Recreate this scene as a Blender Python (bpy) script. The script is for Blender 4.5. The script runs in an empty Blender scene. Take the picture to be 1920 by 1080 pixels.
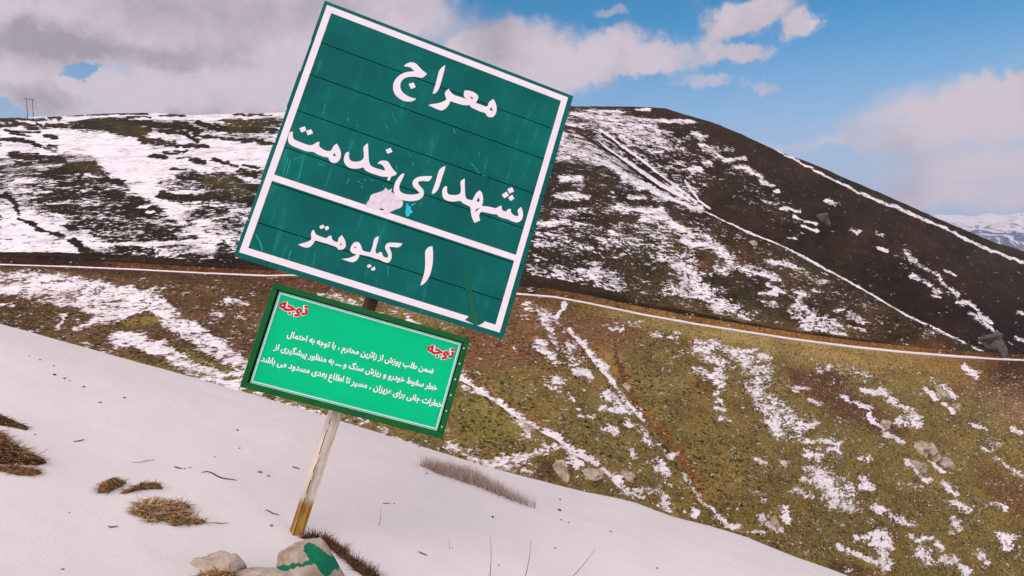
import bpy, bmesh, math, random, unicodedata
import numpy as np
from mathutils import Vector, Matrix
from mathutils.geometry import interpolate_bezier
from math import radians as R_

rng = np.random.default_rng(7)
random.seed(7)
sc = bpy.context.scene
COL = sc.collection

# ------------------------------------------------------------------ camera
F_PX, CX, CY, HORIZON = 1300.0, 960.0, 540.0, 480.0      # focal length in pixels of the 1920 px frame
PITCH = math.atan((HORIZON - CY) / F_PX)
FWD = np.array([0, math.cos(PITCH), math.sin(PITCH)])
UPV = np.array([0, -math.sin(PITCH), math.cos(PITCH)])
cam_d = bpy.data.cameras.new("camera")
cam_d.sensor_width = 36.0
cam_d.lens = F_PX / 1920 * 36.0
cam_d.clip_start = 0.05
cam_d.clip_end = 40000
cam = bpy.data.objects.new("camera", cam_d)
cam.rotation_euler = (math.pi / 2 + PITCH, 0, 0)
COL.objects.link(cam)
sc.camera = cam

def ray(x, y):
    return np.array([(x - CX) / F_PX, 0, 0]) + UPV * (CY - y) / F_PX + FWD
def te(x, y):                       # bearing (X/Y) and slope of sight (Z/Y) of a line of sight
    d = ray(x, y)
    return d[0] / d[1], d[2] / d[1]
def project(P):
    d = P @ FWD
    return CX + F_PX * P[..., 0] / d, CY - F_PX * (P @ UPV) / d

# ------------------------------------------------------------------ light
SUN_AZ, SUN_EL = -146.0, 40.0       # sun from behind the left shoulder, veiled by cloud
sun_dir = Vector((math.sin(R_(SUN_AZ)) * math.cos(R_(SUN_EL)), math.cos(R_(SUN_AZ)) * math.cos(R_(SUN_EL)), math.sin(R_(SUN_EL))))
sd = bpy.data.lights.new("sun", 'SUN')
sd.energy = 1.35
sd.angle = R_(80)
sd.color = (1.0, 0.88, 0.78)
sun = bpy.data.objects.new("sun", sd)
sun.rotation_euler = sun_dir.to_track_quat('Z', 'Y').to_euler()
COL.objects.link(sun)
sc.view_settings.view_transform = 'Standard'
sc.view_settings.look = 'None'
sc.view_settings.exposure = 0.48
sc.view_settings.gamma = 1.0

class NT:                            # small node-tree helper
    def __init__(s, nt):
        s.nt = nt; nt.nodes.clear()
    def n(s, typ, **kw):
        nd = s.nt.nodes.new(typ)
        ins = kw.pop('ins', {})
        for k, v in kw.items(): setattr(nd, k, v)
        for k, v in ins.items():
            sock = nd.inputs[k]
            if isinstance(v, bpy.types.NodeSocket): s.nt.links.new(v, sock)
            else: sock.default_value = v
        return nd
    def math(s, op, a, b=None, c=None, clamp=False):
        i = {0: a}
        if b is not None: i[1] = b
        if c is not None: i[2] = c
        return s.n('ShaderNodeMath', operation=op, use_clamp=clamp, ins=i).outputs[0]
    def vmath(s, op, a, b=None):
        i = {0: a}
        if b is not None: i[1] = b
        nd = s.n('ShaderNodeVectorMath', operation=op, ins=i)
        return nd.outputs['Value'] if op in ('DOT_PRODUCT', 'LENGTH') else nd.outputs[0]
    def mix(s, f, a, b, blend='MIX'):
        nd = s.n('ShaderNodeMix', data_type='RGBA', blend_type=blend)
        for k, v in ((0, f), (6, a), (7, b)):
            if isinstance(v, bpy.types.NodeSocket): s.nt.links.new(v, nd.inputs[k])
            else: nd.inputs[k].default_value = v if not isinstance(v, tuple) else (*v[:3], 1)
        return nd.outputs[2]
    def mr(s, v, a, b, c=0.0, d=1.0, smooth=True):
        return s.n('ShaderNodeMapRange', interpolation_type='SMOOTHSTEP' if smooth else 'LINEAR',
                   ins={0: v, 1: a, 2: b, 3: c, 4: d}).outputs[0]
    def noise(s, vec, scale, detail=4.0, rough=0.55, dist=0.0):
        return s.n('ShaderNodeTexNoise', ins={'Vector': vec, 'Scale': scale, 'Detail': detail, 'Roughness': rough, 'Distortion': dist})

# ------------------------------------------------------------------ sky
world = bpy.data.worlds.new("World")
sc.world = world
world.use_nodes = True
w = NT(world.node_tree)
SKY_STRENGTH = 0.11
sky = w.n('ShaderNodeTexSky', sky_type='NISHITA', sun_disc=False, sun_elevation=R_(SUN_EL), sun_rotation=R_(SUN_AZ),
          air_density=1.0, dust_density=0.6, ozone_density=1.6, altitude=2000)
skyc = w.n('ShaderNodeHueSaturation', ins={'Hue': 0.484, 'Saturation': 1.45, 'Value': 0.80, 'Color': sky.outputs[0]}).outputs[0]
g = w.n('ShaderNodeTexCoord').outputs['Generated']
sep = w.n('ShaderNodeSeparateXYZ', ins={0: g})
az = w.math('ARCTAN2', sep.outputs[0], sep.outputs[1])
el = w.math('ARCSINE', sep.outputs[2])
nz = w.noise(g, 7.0, 5.0, 0.55)
nzs = w.n('ShaderNodeSeparateXYZ', ins={0: nz.outputs['Color']})
nz2 = w.n('ShaderNodeSeparateXYZ', ins={0: w.noise(g, 34.0, 5.0, 0.62).outputs['Color']})
azw = w.math('MULTIPLY_ADD', w.math('SUBTRACT', nzs.outputs[0], 0.5), 0.10, w.math('MULTIPLY_ADD', w.math('SUBTRACT', nz2.outputs[0], 0.5), 0.075, az))
elw = w.math('MULTIPLY_ADD', w.math('SUBTRACT', nzs.outputs[1], 0.5), 0.055, w.math('MULTIPLY_ADD', w.math('SUBTRACT', nz2.outputs[1], 0.5), 0.05, el))
uv = w.n('ShaderNodeCombineXYZ', ins={0: azw, 1: elw}).outputs[0]
def azel(x, y):
    d = ray(x, y); d = d / np.linalg.norm(d)
    return math.atan2(d[0], d[1]), math.asin(d[2])
def blobs(lst, sharp=True):
    acc = 0.0
    for (x, y, rx, ry, wt) in lst:
        a, e = azel(x, y)
        ca = math.cos(a) ** 2
        d = w.vmath('MULTIPLY', w.vmath('SUBTRACT', uv, (a, e, 0)), (F_PX / rx / ca, F_PX / ry / math.cos(a), 0))
        d2 = w.vmath('DOT_PRODUCT', d, d)
        q = w.math('POWER', 0.3679, w.math('MULTIPLY', d2, d2) if sharp else d2)
        acc = w.math('MULTIPLY_ADD', q, wt, acc)
    return acc
CLOUDS = [(200, 20, 480, 95, 1.0), (-100, 70, 300, 90, 0.8), (500, 80, 230, 110, 0.8), (230, 195, 200, 50, 0.8), (430, 185, 180, 60, 0.7),
          (590, 150, 150, 110, 0.6), (740, 18, 125, 62, 0.8), (-60, 165, 170, 50, 0.5), (60, 160, 130, 26, 0.5),
          (150, 134, 46, 15, -0.95), (0, 205, 66, 18, -0.95), (325, 172, 60, 14, -0.35), (505, 38, 26, 14, -0.3),
          (955, 92, 105, 58, 0.85), (880, 120, 90, 40, 0.7), (1165, 100, 105, 40, 0.8), (1262, 120, 62, 26, 0.6), (960, 165, 150, 45, 0.75), (1080, 130, 120, 34, 0.6),
          (1392, 33, 66, 32, 0.95), (1440, 15, 60, 26, 0.6), (1506, 52, 36, 27, 0.9), (1345, 85, 32, 22, 0.6), (1392, 108, 72, 15, 0.75), (1330, 157, 66, 12, 0.55),
          (1440, 158, 32, 9, 0.5), (1150, 25, 44, 8, 0.4),
          (1890, 195, 120, 62, 0.75), (1750, 190, 110, 45, 0.5), (1700, 235, 170, 42, 0.4), (1850, 280, 220, 62, 0.5), (1860, 345, 260, 45, 0.5),
          (1520, 272, 110, 12, 0.35), (1780, 380, 180, 24, 0.35), (1920, 150, 60, 20, .4), (2300, 280, 320, 200, 0.7), (-500, 60, 420, 220, 1.0)]
dens = blobs(CLOUDS)
# broken cloud over the rest of the sky, above and behind the viewer
over = w.mr(w.noise(g, 2.3, 6.0, 0.6).outputs[0], 0.40, 0.62)
outside = w.math('MAXIMUM', w.mr(el, 0.40, 0.62), w.mr(w.math('ABSOLUTE', az), 0.8, 1.1))
dens = w.math('MULTIPLY_ADD', w.math('MULTIPLY', over, outside), 0.9, dens)
fine = w.noise(g, 16.0, 6.0, 0.6).outputs[0]
dens = w.math('MULTIPLY_ADD', w.math('SUBTRACT', fine, 0.5), 0.75, dens)
cover = w.mr(dens, 0.02, 0.85, 0.0, 0.95)
grey = w.math('ADD', blobs([(280, 100, 300, 26, 0.75), (60, 85, 200, 30, 0.5), (380, 215, 300, 16, 0.45), (30, 170, 110, 18, 0.5), (500, 30, 250, 50, 0.2), (215, 163, 75, 24, -0.9), (565, 125, 130, 60, -0.7), (390, 140, 90, 22, -0.4), (120, 30, 120, 26, -0.3)], False),
              w.math('MULTIPLY', w.math('SUBTRACT', w.noise(g, 8.0, 6.0, 0.6).outputs[0], 0.46), 3.2))
k = 1 / SKY_STRENGTH
ccol = w.mix(w.math('MULTIPLY', grey, 1.0, clamp=True), (0.49 * k, 0.42 * k, 0.462 * k), (0.265 * k, 0.226 * k, 0.258 * k))
low = w.mr(el, 0.06, 0.335, 1.0, 0.0)
haz = w.mix(w.math('MULTIPLY', low, 0.95), skyc, (0.285 * k, 0.345 * k, 0.475 * k))
ccol = w.mix(outside, ccol, (1.25 * k, 1.07 * k, 1.08 * k))       # unseen cloud overhead and behind, brightened to add fill light
final = w.mix(cover, haz, ccol)
bg = w.n('ShaderNodeBackground', ins={'Color': final, 'Strength': SKY_STRENGTH})
w.n('ShaderNodeOutputWorld', ins={'Surface': bg.outputs[0]})

# ------------------------------------------------------------------ helpers
def lin(r, g_, b):
    f = lambda c: (c / 255 / 12.92) if c / 255 <= 0.04045 else ((c / 255 + 0.055) / 1.055) ** 2.4
    return (f(r), f(g_), f(b))
def tag(o, label=None, cat=None, group=None, kind=None):
    if label: o['label'] = label
    if cat: o['category'] = cat
    if group: o['group'] = group
    if kind: o['kind'] = kind
    return o
def empty(name, loc, mat=None):
    o = bpy.data.objects.new(name, None)
    o.empty_display_size = 0.1
    if mat is not None: o.matrix_world = mat
    else: o.location = loc
    COL.objects.link(o)
    return o
def link_mesh(name, me, mat, parent=None):
    o = bpy.data.objects.new(name, me)
    if mat is not None and not me.materials: me.materials.append(mat)
    COL.objects.link(o)
    if parent is not None: o.parent = parent
    return o
def mesh_obj(name, verts, faces, mat, parent=None, smooth=False):
    me = bpy.data.meshes.new(name)
    me.from_pydata([tuple(v) for v in verts], [], [tuple(f) for f in faces])
    me.update()
    if smooth: me.shade_smooth()
    return link_mesh(name, me, mat, parent)
def grid_mesh(name, P, mat, smooth=True):            # P: rows x cols x 3
    r, c, _ = P.shape
    me = bpy.data.meshes.new(name)
    me.vertices.add(r * c)
    me.vertices.foreach_set('co', P.reshape(-1).astype(np.float32))
    i = np.arange(r * c).reshape(r, c)
    q = np.stack([i[:-1, :-1], i[:-1, 1:], i[1:, 1:], i[1:, :-1]], -1).reshape(-1)
    nf = (r - 1) * (c - 1)
    me.loops.add(nf * 4)
    me.loops.foreach_set('vertex_index', q.astype(np.int32))
    me.polygons.add(nf)
    me.polygons.foreach_set('loop_start', (np.arange(nf) * 4).astype(np.int32))
    me.update(calc_edges=True)
    me.validate()
    if smooth: me.shade_smooth()
    return link_mesh(name, me, mat)
def bm_obj(name, bm, mat, parent=None, smooth=False):
    me = bpy.data.meshes.new(name)
    bm.normal_update(); bm.to_mesh(me); bm.free()
    if smooth: me.shade_smooth()
    return link_mesh(name, me, mat, parent)
def box(bm, x0, x1, y0, y1, z0, z1, bevel=0.0):
    vs = [bm.verts.new(p) for p in ((x0, y0, z0), (x1, y0, z0), (x1, y1, z0), (x0, y1, z0), (x0, y0, z1), (x1, y0, z1), (x1, y1, z1), (x0, y1, z1))]
    fs = [bm.faces.new([vs[i] for i in f]) for f in ((0, 3, 2, 1), (4, 5, 6, 7), (0, 1, 5, 4), (1, 2, 6, 5), (2, 3, 7, 6), (3, 0, 4, 7))]
    if bevel:
        ed = list({e for f in fs for e in f.edges})
        bmesh.ops.bevel(bm, geom=ed, offset=bevel, segments=2, affect='EDGES', profile=0.6)
def vnoise(x, y, seed=0):
    xi = np.floor(x).astype(np.int64); yi = np.floor(y).astype(np.int64)
    xf = x - xi; yf = y - yi
    def h(a, b):
        n = (a * 374761393 + b * 668265263 + seed * 1442695041) & 0xFFFFFFFF
        n = ((n ^ (n >> 13)) * 1274126177) & 0xFFFFFFFF
        return ((n ^ (n >> 16)) & 0xFFFF) / 65535.0
    u = xf * xf * (3 - 2 * xf); v = yf * yf * (3 - 2 * yf)
    return (h(xi, yi) * (1 - u) + h(xi + 1, yi) * u) * (1 - v) + (h(xi, yi + 1) * (1 - u) + h(xi + 1, yi + 1) * u) * v
def fbm(x, y, oct=4, seed=0):
    s = 0; a = 0.5
    for k_ in range(oct):
        s = s + a * (vnoise(x * 2 ** k_, y * 2 ** k_, seed + k_) - 0.5); a *= 0.5
    return s
def sstep(a, b, x):
    t = np.clip((x - a) / (b - a), 0, 1)
    return t * t * (3 - 2 * t)

def in_poly(pts, X, Y):
    ins = np.zeros(X.shape, bool)
    for i in range(len(pts)):
        x0, y0 = pts[i]; x1, y1 = pts[(i + 1) % len(pts)]
        ins ^= ((y0 > Y) != (y1 > Y)) & (X < (x1 - x0) * (Y - y0) / ((y1 - y0) if y1 != y0 else 1e-9) + x0)
    return ins

def simple_mat(name, color, rough=0.6, var=0.0, vscale=30.0, bump=0.0, bscale=60.0, spec=0.12, metal=0.0):
    m = bpy.data.materials.new(name); m.use_nodes = True
    t = NT(m.node_tree)
    tc = t.n('ShaderNodeTexCoord').outputs['Object']
    c = (*color, 1)
    if var:
        nf = t.noise(tc, vscale, 5.0, 0.6).outputs[0]
        f = t.mr(nf, 0.3, 0.7, 1 - var, 1 + var, False)
        c = t.mix(1.0, c, t.n('ShaderNodeCombineXYZ', ins={0: f, 1: f, 2: f}).outputs[0], 'MULTIPLY')
    b = t.n('ShaderNodeBsdfPrincipled', ins={'Base Color': c, 'Roughness': rough, 'Metallic': metal, 'Specular IOR Level': spec})
    if bump:
        bn = t.n('ShaderNodeBump', ins={'Strength': 1.0, 'Distance': bump, 'Height': t.noise(tc, bscale, 5.0, 0.6).outputs[0]})
        t.nt.links.new(bn.outputs[0], b.inputs['Normal'])
    t.n('ShaderNodeOutputMaterial', ins={0: b.outputs[0]})
    return m

# ------------------------------------------------------------------ near snow slope
A_X, B_Y, H0 = -0.295, -0.12, 1.37
crest_px = [(-700, 430), (-300, 525), (0, 606), (160, 652), (330, 700), (500, 748), (640, 790), (780, 833), (900, 872), (1000, 899), (1090, 922), (1190, 943), (1260, 968),
            (1330, 985), (1400, 1006), (1480, 1040), (1560, 1069), (1620, 1092), (1750, 1150), (1920, 1240), (2400, 1480), (3000, 1800)]
_c = np.array([te(*p) for p in crest_px])
Y0C, KC, SLMAX = 5.0, 0.05, 0.85
def base_near(tx, Y):
    z = -H0 + (A_X * tx + B_Y) * Y
    d = np.maximum(0, Y - Y0C)
    dl = SLMAX / (2 * KC)
    drop = np.where(d < dl, KC * d * d, KC * dl * dl + SLMAX * (d - dl))
    return z - drop
_txs = np.linspace(-1.8, 1.8, 721)
_ys = np.linspace(3, 16, 400)
_emax = (base_near(_txs[:, None], _ys[None]) / _ys).max(1)
_delta = np.interp(_txs, _c[:, 0], _c[:, 1]) - _emax
def zg(tx, Y):
    X = tx * Y
    d = np.interp(tx, _txs, _delta)
    z = base_near(tx, Y) + Y * d * sstep(3.2, 5.5, Y)
    return z + 0.05 * fbm(X * 0.9 + 5, Y * 0.9, 3, 3) * sstep(9, 6, Y) + 0.012 * fbm(X * 6, Y * 6, 3, 9)
def near_hit(x, y):
    t, e = te(x, y)
    ys = np.linspace(1.0, 12, 4000)
    d = zg(np.full_like(ys, t), ys) - e * ys
    i = np.argmax(d > 0) if (d > 0).any() else np.argmax(d)
    Y = ys[i]
    return np.array([t * Y, Y, float(zg(np.array(t), np.array(Y)))])

m_snow = bpy.data.materials.new("near_snow"); m_snow.use_nodes = True
t = NT(m_snow.node_tree)
tc = t.n('ShaderNodeTexCoord').outputs['Object']
n1 = t.noise(tc, 1.3, 4.0).outputs[0]
n2 = t.noise(tc, 45.0, 5.0, 0.65).outputs[0]
n3 = t.noise(tc, 9.0, 4.0, 0.6).outputs[0]
col = t.mix(t.mr(n1, 0.35, 0.65), (0.685, 0.628, 0.608), (0.72, 0.655, 0.635))
speck = t.mr(t.noise(tc, 26.0, 2.0).outputs[0], 0.735, 0.80)
col = t.mix(t.math('MULTIPLY', speck, 0.22), col, (0.30, 0.25, 0.21))
h = t.math('MULTIPLY_ADD', n3, 2.0, n2)
bp = t.n('ShaderNodeBump', ins={'Strength': 0.5, 'Distance': 0.004, 'Height': h})
b = t.n('ShaderNodeBsdfPrincipled', ins={'Base Color': col, 'Roughness': 0.75, 'Specular IOR Level': 0.2, 'Normal': bp.outputs[0]})
t.n('ShaderNodeOutputMaterial', ins={0: b.outputs[0]})

tx = np.linspace(-1.7, 1.7, 520)
Yr = np.concatenate([np.linspace(0.5, 2, 20)[:-1], np.linspace(2, 14, 330)[:-1], 14 * (170 / 14) ** np.linspace(0, 1, 70)])
T, YY = np.meshgrid(tx, Yr)
P = np.stack([T * YY, YY, zg(T, YY)], -1)
near = tag(grid_mesh("snow_slope", P, m_snow), "smooth snow slope falling to the right under the sign", "ground", kind='structure')

# ------------------------------------------------------------------ hillside across the valley
def curve(pts):
    a = np.array([te(*p) for p in pts]); return lambda q: np.interp(q, a[:, 0], a[:, 1])
f_road = curve([(-900, 470), (-300, 490), (0, 497), (130, 501), (250, 506), (380, 513), (500, 518), (545, 517), (640, 522), (780, 535), (980, 553), (1040, 558), (1100, 569), (1200, 590),
                (1300, 608), (1400, 624), (1500, 639), (1600, 652), (1700, 662), (1800, 670), (1870, 674), (1920, 676), (2400, 700), (3200, 720)])
f_ridge = curve([(-900, 270), (-300, 233), (0, 221), (60, 219), (130, 217), (200, 213), (290, 213), (350, 216), (520, 212), (800, 203), (1075, 199), (1180, 198.5), (1250, 204), (1310, 221), (1350, 235), (1408, 260),
                 (1440, 274), (1480, 291), (1520, 306), (1560, 322), (1600, 340), (1640, 358), (1720, 392), (1800, 427), (1860, 452), (1920, 472), (2100, 540), (2400, 640), (3200, 720)])
f_spur = curve([(-900, 300), (0, 330), (700, 270), (1000, 240), (1060, 262), (1110, 297), (1150, 318), (1200, 346), (1250, 366), (1310, 391), (1400, 434), (1470, 462), (1560, 511), (1640, 556), (1700, 590),
                (1760, 618), (1830, 652), (1865, 667), (1920, 690), (2100, 740), (2400, 800), (3200, 900)])
f_near = lambda q: np.interp(q, _c[:, 0], _c[:, 1])
NC = 1000
tx = np.linspace(-1.15, 1.25, NC)
pxc = CX + F_PX * tx                                     # column position in the photograph
Yroad = np.interp(pxc, [-500, 0, 540, 1000, 1400, 1870, 2400], [190, 172, 172, 185, 210, 262, 300])
e0 = f_near(tx) - 0.30; e1 = np.minimum(f_near(tx) - 0.012, f_road(tx) - 0.05)
er = f_road(tx)
zr = er * Yroad
slo = np.interp(pxc, [0, 900, 1900], [0.38, 0.44, 0.50])
Y1 = (slo * Yroad - zr) / (slo - e1); z1 = e1 * Y1
Y0 = Y1 * 0.55; z0 = z1 - 0.45 * (Y1 - Y0)
RW = 4.2
bank = np.interp(pxc, [-400, 0, 180, 540, 1000, 1400, 1870, 2300], [2.6, 2.4, 2.2, 1.7, 2.6, 2.4, 2.2, 2.0])
Y3 = Yroad + RW; z3 = zr - 0.02
Y4 = Y3 + 1.3; z4 = z3 + bank
es = f_spur(tx); erd = f_ridge(tx)
sslo = np.interp(pxc, [0, 1000, 1400, 1870], [0.37, 0.40, 0.44, 0.40])
Y5 = np.clip((sslo * Y4 - z4) / np.maximum(sslo - es, 0.05), Y4 + 6, 900); z5 = es * Y5
Y7 = np.interp(pxc, [-500, 0, 540, 1075, 1400, 1900, 2400], [480, 430, 450, 520, 560, 620, 640]); Y7 = np.maximum(Y7, Y5 + 60); z7 = erd * Y7
dipf = sstep(1040, 1300, pxc)
Y6 = Y5 + (Y7 - Y5) * 0.35
e6 = es - 0.012
z6 = (1 - dipf) * (z5 + (z7 - z5) * 0.35) + dipf * e6 * Y6
Y8 = Y7 + 60; z8 = z7 - 14
Y9 = Y7 + 400; z9 = z7 - 190
ctrl = [(Y0, z0), (Y1, z1), (Yroad, zr), (Y3, z3), (Y4, z4), (Y5, z5), (Y6, z6), (Y7, z7), (Y8, z8), (Y9, z9)]
cnt = [14, 210, 5, 7, 210, 22, 190, 14, 12]
rowsY, rowsZ, rowsK = [], [], []
for i, n in enumerate(cnt):
    s = np.linspace(0, 1, n, endpoint=(i == len(cnt) - 1))[:, None]
    a, bq = ctrl[i], ctrl[i + 1]
    if i in (1, 4, 6):                                   # rows spaced evenly to the eye
        s = np.array(s); wgt = (1 - s) * a[0] / ((1 - s) * a[0] + s * bq[0]) if False else None
    rowsY.append(a[0] + (bq[0] - a[0]) * s); rowsZ.append(a[1] + (bq[1] - a[1]) * s); rowsK.append(np.full((n, NC), i) + s)
HY = np.concatenate(rowsY); HZ = np.concatenate(rowsZ); HK = np.concatenate(rowsK)
# round the long slopes a little so that they are not ruled planes
for (lo, hi, amp) in ((1, 2, -1.2), (4, 5, 1.5), (6, 7, 3.0)):
    m = (HK >= lo) & (HK <= hi)
    s = np.clip(HK - lo, 0, 1)
    HZ = HZ + np.where(m, amp * np.sin(np.pi * s), 0)
# smooth the kinks at the spur and the ridge only along the slope
TX = np.broadcast_to(tx, HY.shape)
HX = TX * HY
PX, PY = project(np.stack([HX, HY, HZ], -1))
fade = np.minimum(1, np.abs(HK - 2.5) / 0.25 * 0.5) * np.where((HK > 1.97) & (HK < 4.0), 0, 1)
HZ2 = HZ + fade * (1.6 * fbm(HX / 28, HY / 28, 4, 11) + 0.35 * fbm(HX / 4, HY / 4, 3, 21))
near_crest = np.exp(-((HK - 7) / 0.06) ** 2) * 0.5
gul = fbm(HX / 9 + HY / 40, HY / 60, 3, 31)
HZ2 = HZ2 + fade * gul * 1.4 * np.where(HK < 2, 1, 0.6)

# ---- where snow lies (0..1) and the ground colour in between, laid on the slope
wamp = np.where(HK > 4, 0.55, 1.0)
wx = PX + 20 * wamp * fbm(PX / 34, PY / 12, 4, 5) + 13 * fbm(PX / 9, PY / 4.5, 3, 7)
wy = PY + 7 * wamp * fbm(PX / 34, PY / 10, 4, 6) + 7 * fbm(PX / 10, PY / 5, 3, 8)
def seg_dist(pts, X, Y):
    d = np.full(X.shape, 1e9)
    if len(pts) == 1:
        return np.hypot(X - pts[0][0], Y - pts[0][1])
    for (x0, y0), (x1, y1) in zip(pts[:-1], pts[1:]):
        vx, vy = x1 - x0, y1 - y0
        s = np.clip(((X - x0) * vx + (Y - y0) * vy) / (vx * vx + vy * vy + 1e-9), 0, 1)
        d = np.minimum(d, np.hypot(X - x0 - s * vx, Y - y0 - s * vy))
    return d
def poly_mask(pts, X, Y, soft):
    ins = np.zeros(X.shape, bool)
    n = len(pts)
    for i in range(n):
        x0, y0 = pts[i]; x1, y1 = pts[(i + 1) % n]
        c = ((y0 > Y) != (y1 > Y)) & (X < (x1 - x0) * (Y - y0) / ((y1 - y0) if y1 != y0 else 1e-9) + x0)
        ins ^= c
    d = seg_dist(list(pts) + [pts[0]], X, Y)
    sdv = np.where(ins, d, -d)
    return sstep(-soft, soft, sdv)
D = np.full(PX.shape, 0.08)
def win(pts, pad):
    xs = [p[0] for p in pts]; ys = [p[1] for p in pts]
    return (wx > min(xs) - pad) & (wx < max(xs) + pad) & (wy > min(ys) - pad) & (wy < max(ys) + pad)
def apply(arr, val, fn, pts, pad):
    m = win(pts, pad)
    if not m.any(): return
    k_ = fn(wx[m], wy[m])
    if arr.ndim == 3: arr[m] = arr[m] * (1 - k_[:, None]) + np.array(val) * k_[:, None]
    else: arr[m] = arr[m] * (1 - k_) + val * k_
def S(pts, wd, val=0.95, soft=None, arr=None):          # a stroke of half-width wd
    if soft is None and wx is not PX and arr is None and 0.55 < val < 0.99: val = 0.5 + (val - 0.5) * 0.52; soft = max(3.2, wd * 1.0); wd = wd + 0.8
    elif soft is None and wx is not PX and arr is None and val >= 0.99: val = 0.86; soft = max(2.0, wd * 0.8)
    soft = soft or max(1.5, wd * 0.45)
    apply(D if arr is None else arr, val, lambda X, Y: 1 - sstep(wd - soft, wd + soft, seg_dist(pts, X, Y)), pts, wd + soft + 2)
def G(pts, val, soft=10, arr=None):                     # a region
    apply(D if arr is None else arr, val, lambda X, Y: poly_mask(pts, X, Y, soft), pts, soft + 2)
def E_(x, y, rx, ry, val=0.95):                           # an oval
    m = (np.abs(wx - x) < rx * 1.6) & (np.abs(wy - y) < ry * 1.6)
    if not m.any(): return
    q = np.hypot((wx[m] - x) / rx, (wy[m] - y) / ry)
    k_ = 1 - sstep(0.75, 1.3, q)
    D[m] = D[m] * (1 - k_) + val * k_
up, lowr = HK > 4.0, HK < 2.0
D[up] = np.interp(wx[up], [520, 700, 900, 1010], [0.56, 0.50, 0.30, 0.12])
D[(HK > 5.0) & (wx > 1060)] = -0.08
# upper left of the hill
G([(120, 250), (250, 258), (300, 290), (340, 318), (290, 345), (340, 385), (400, 430), (447, 470), (430, 477), (370, 440), (300, 385), (240, 350), (200, 325), (170, 290), (110, 268)], 0.97, 8)
G([(0, 240), (130, 240), (150, 290), (0, 288)], 0.86, 8)
G([(280, 255), (520, 262), (500, 320), (430, 316), (330, 318)], 0.9, 8)
G([(0, 200), (540, 200), (540, 222), (0, 236)], 0.85, 4)
S([(-40, 221), (0, 224), (8, 227)], 4, 0.05)
for p, wd in (([(15, 221), (45, 223), (88, 225)], 1.6), ([(12, 222), (28, 229)], 3), ([(95, 222), (115, 222)], 2), ([(120, 217), (160, 215)], 1.2), ([(168, 215), (230, 214), (280, 214)], 2),
              ([(-40, 240), (0, 237), (40, 232), (70, 239)], 3.2), ([(70, 231), (88, 239)], 2.2), ([(90, 233), (115, 238)], 3), ([(110, 232), (125, 238)], 2.4),
              ([(10, 245), (45, 247), (75, 246)], 2), ([(20, 249), (52, 254)], 2), ([(300, 217), (345, 217)], 1.4), ([(440, 215), (510, 216)], 1.5), ([(240, 221), (285, 221)], 1.5),
              ([(370, 230), (400, 240), (440, 242), (520, 247)], 4), ([(380, 256), (450, 262), (512, 266)], 2.8), ([(300, 249), (352, 248)], 2.8), ([(345, 252), (372, 265)], 2.8),
              ([(262, 264), (300, 268), (328, 271)], 4.5), ([(330, 271), (390, 275)], 2.8), ([(310, 285), (350, 283)], 2.3), ([(280, 293), (310, 294)], 3), ([(335, 295), (355, 294)], 2),
              ([(360, 298), (385, 306)], 4), ([(400, 298), (428, 305)], 2.4), ([(430, 308), (440, 310)], 2), ([(320, 317), (352, 318)], 2.2), ([(450, 320), (478, 326)], 4.5), ([(455, 308), (485, 314)], 2),
              ([(440, 340), (485, 352)], 6), ([(300, 364), (330, 370), (400, 367), (480, 374)], 6.5), ([(82, 255), (103, 260)], 3.2), ([(0, 262), (45, 263), (78, 273)], 2.6),
              ([(85, 275), (106, 277)], 1.6), ([(88, 281), (108, 282)], 1.6), ([(92, 270), (104, 275)], 1.8), ([(25, 290), (60, 292), (120, 300)], 5), ([(80, 301), (118, 300)], 4), ([(30, 304), (60, 306)], 3.2),
              ([(0, 315), (52, 319)], 5.5), ([(175, 322), (198, 329)], 6), ([(100, 346), (150, 343), (228, 340)], 4), ([(155, 322), (150, 332)], 4)):
    S(p, wd * 1.25, 0.06, max(1.5, wd * 0.5))
G([(122, 229), (180, 223), (238, 222), (285, 232), (275, 252), (255, 258), (215, 252), (180, 244), (160, 245), (130, 237)], 0.05, 4)
G([(260, 229), (300, 228), (350, 232), (372, 240), (382, 252), (365, 256), (350, 244), (300, 241), (260, 241)], 0.1, 4)
G([(410, 222), (430, 221), (525, 227), (525, 238), (460, 238), (420, 232)], 0.05, 4)
G([(335, 328), (370, 321), (440, 325), (447, 345), (475, 364), (440, 364), (380, 352), (325, 345)], 0.22, 6)
G([(70, 322), (125, 310), (165, 303), (195, 316), (150, 325), (120, 336), (62, 337), (80, 324)], 0.08, 5)
G([(0, 308), (70, 312), (70, 338), (0, 338)], 0.42, 6)
G([(0, 342), (110, 344), (115, 358), (0, 358)], 0.40, 5)
S([(-40, 361), (0, 361), (105, 361)], 3.2, 1.0)
S([(10, 364), (105, 364)], 1.8, 0.1)
G([(55, 366), (230, 350), (270, 368), (305, 390), (342, 435), (385, 452), (250, 457), (190, 452), (140, 418), (90, 392)], 0.33, 9)
E_(215, 365, 15, 9, 0.12); E_(125, 360, 20, 6, 0.15); E_(250, 385, 22, 12, 0.15); E_(275, 395, 22, 12, 0.15)
E_(270, 386, 10, 3.2, 1.0); E_(280, 397, 9, 4.5, 1.0)
G([(0, 384), (40, 384), (140, 440), (190, 488), (0, 477)], 0.86, 8)
S([(0, 368), (15, 372), (25, 378), (35, 398)], 4.5, 0.05)
for p, wd in (([(32, 409), (55, 417)], 2.4), ([(58, 420), (70, 424)], 4), ([(70, 428), (118, 442)], 4), ([(138, 452), (150, 464)], 7), ([(152, 468), (182, 481)], 6), ([(130, 425), (142, 428)], 4)):
    S(p, wd, 0.05)
G([(300, 388), (360, 395), (450, 462), (440, 474)], 0.6, 8)
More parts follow.
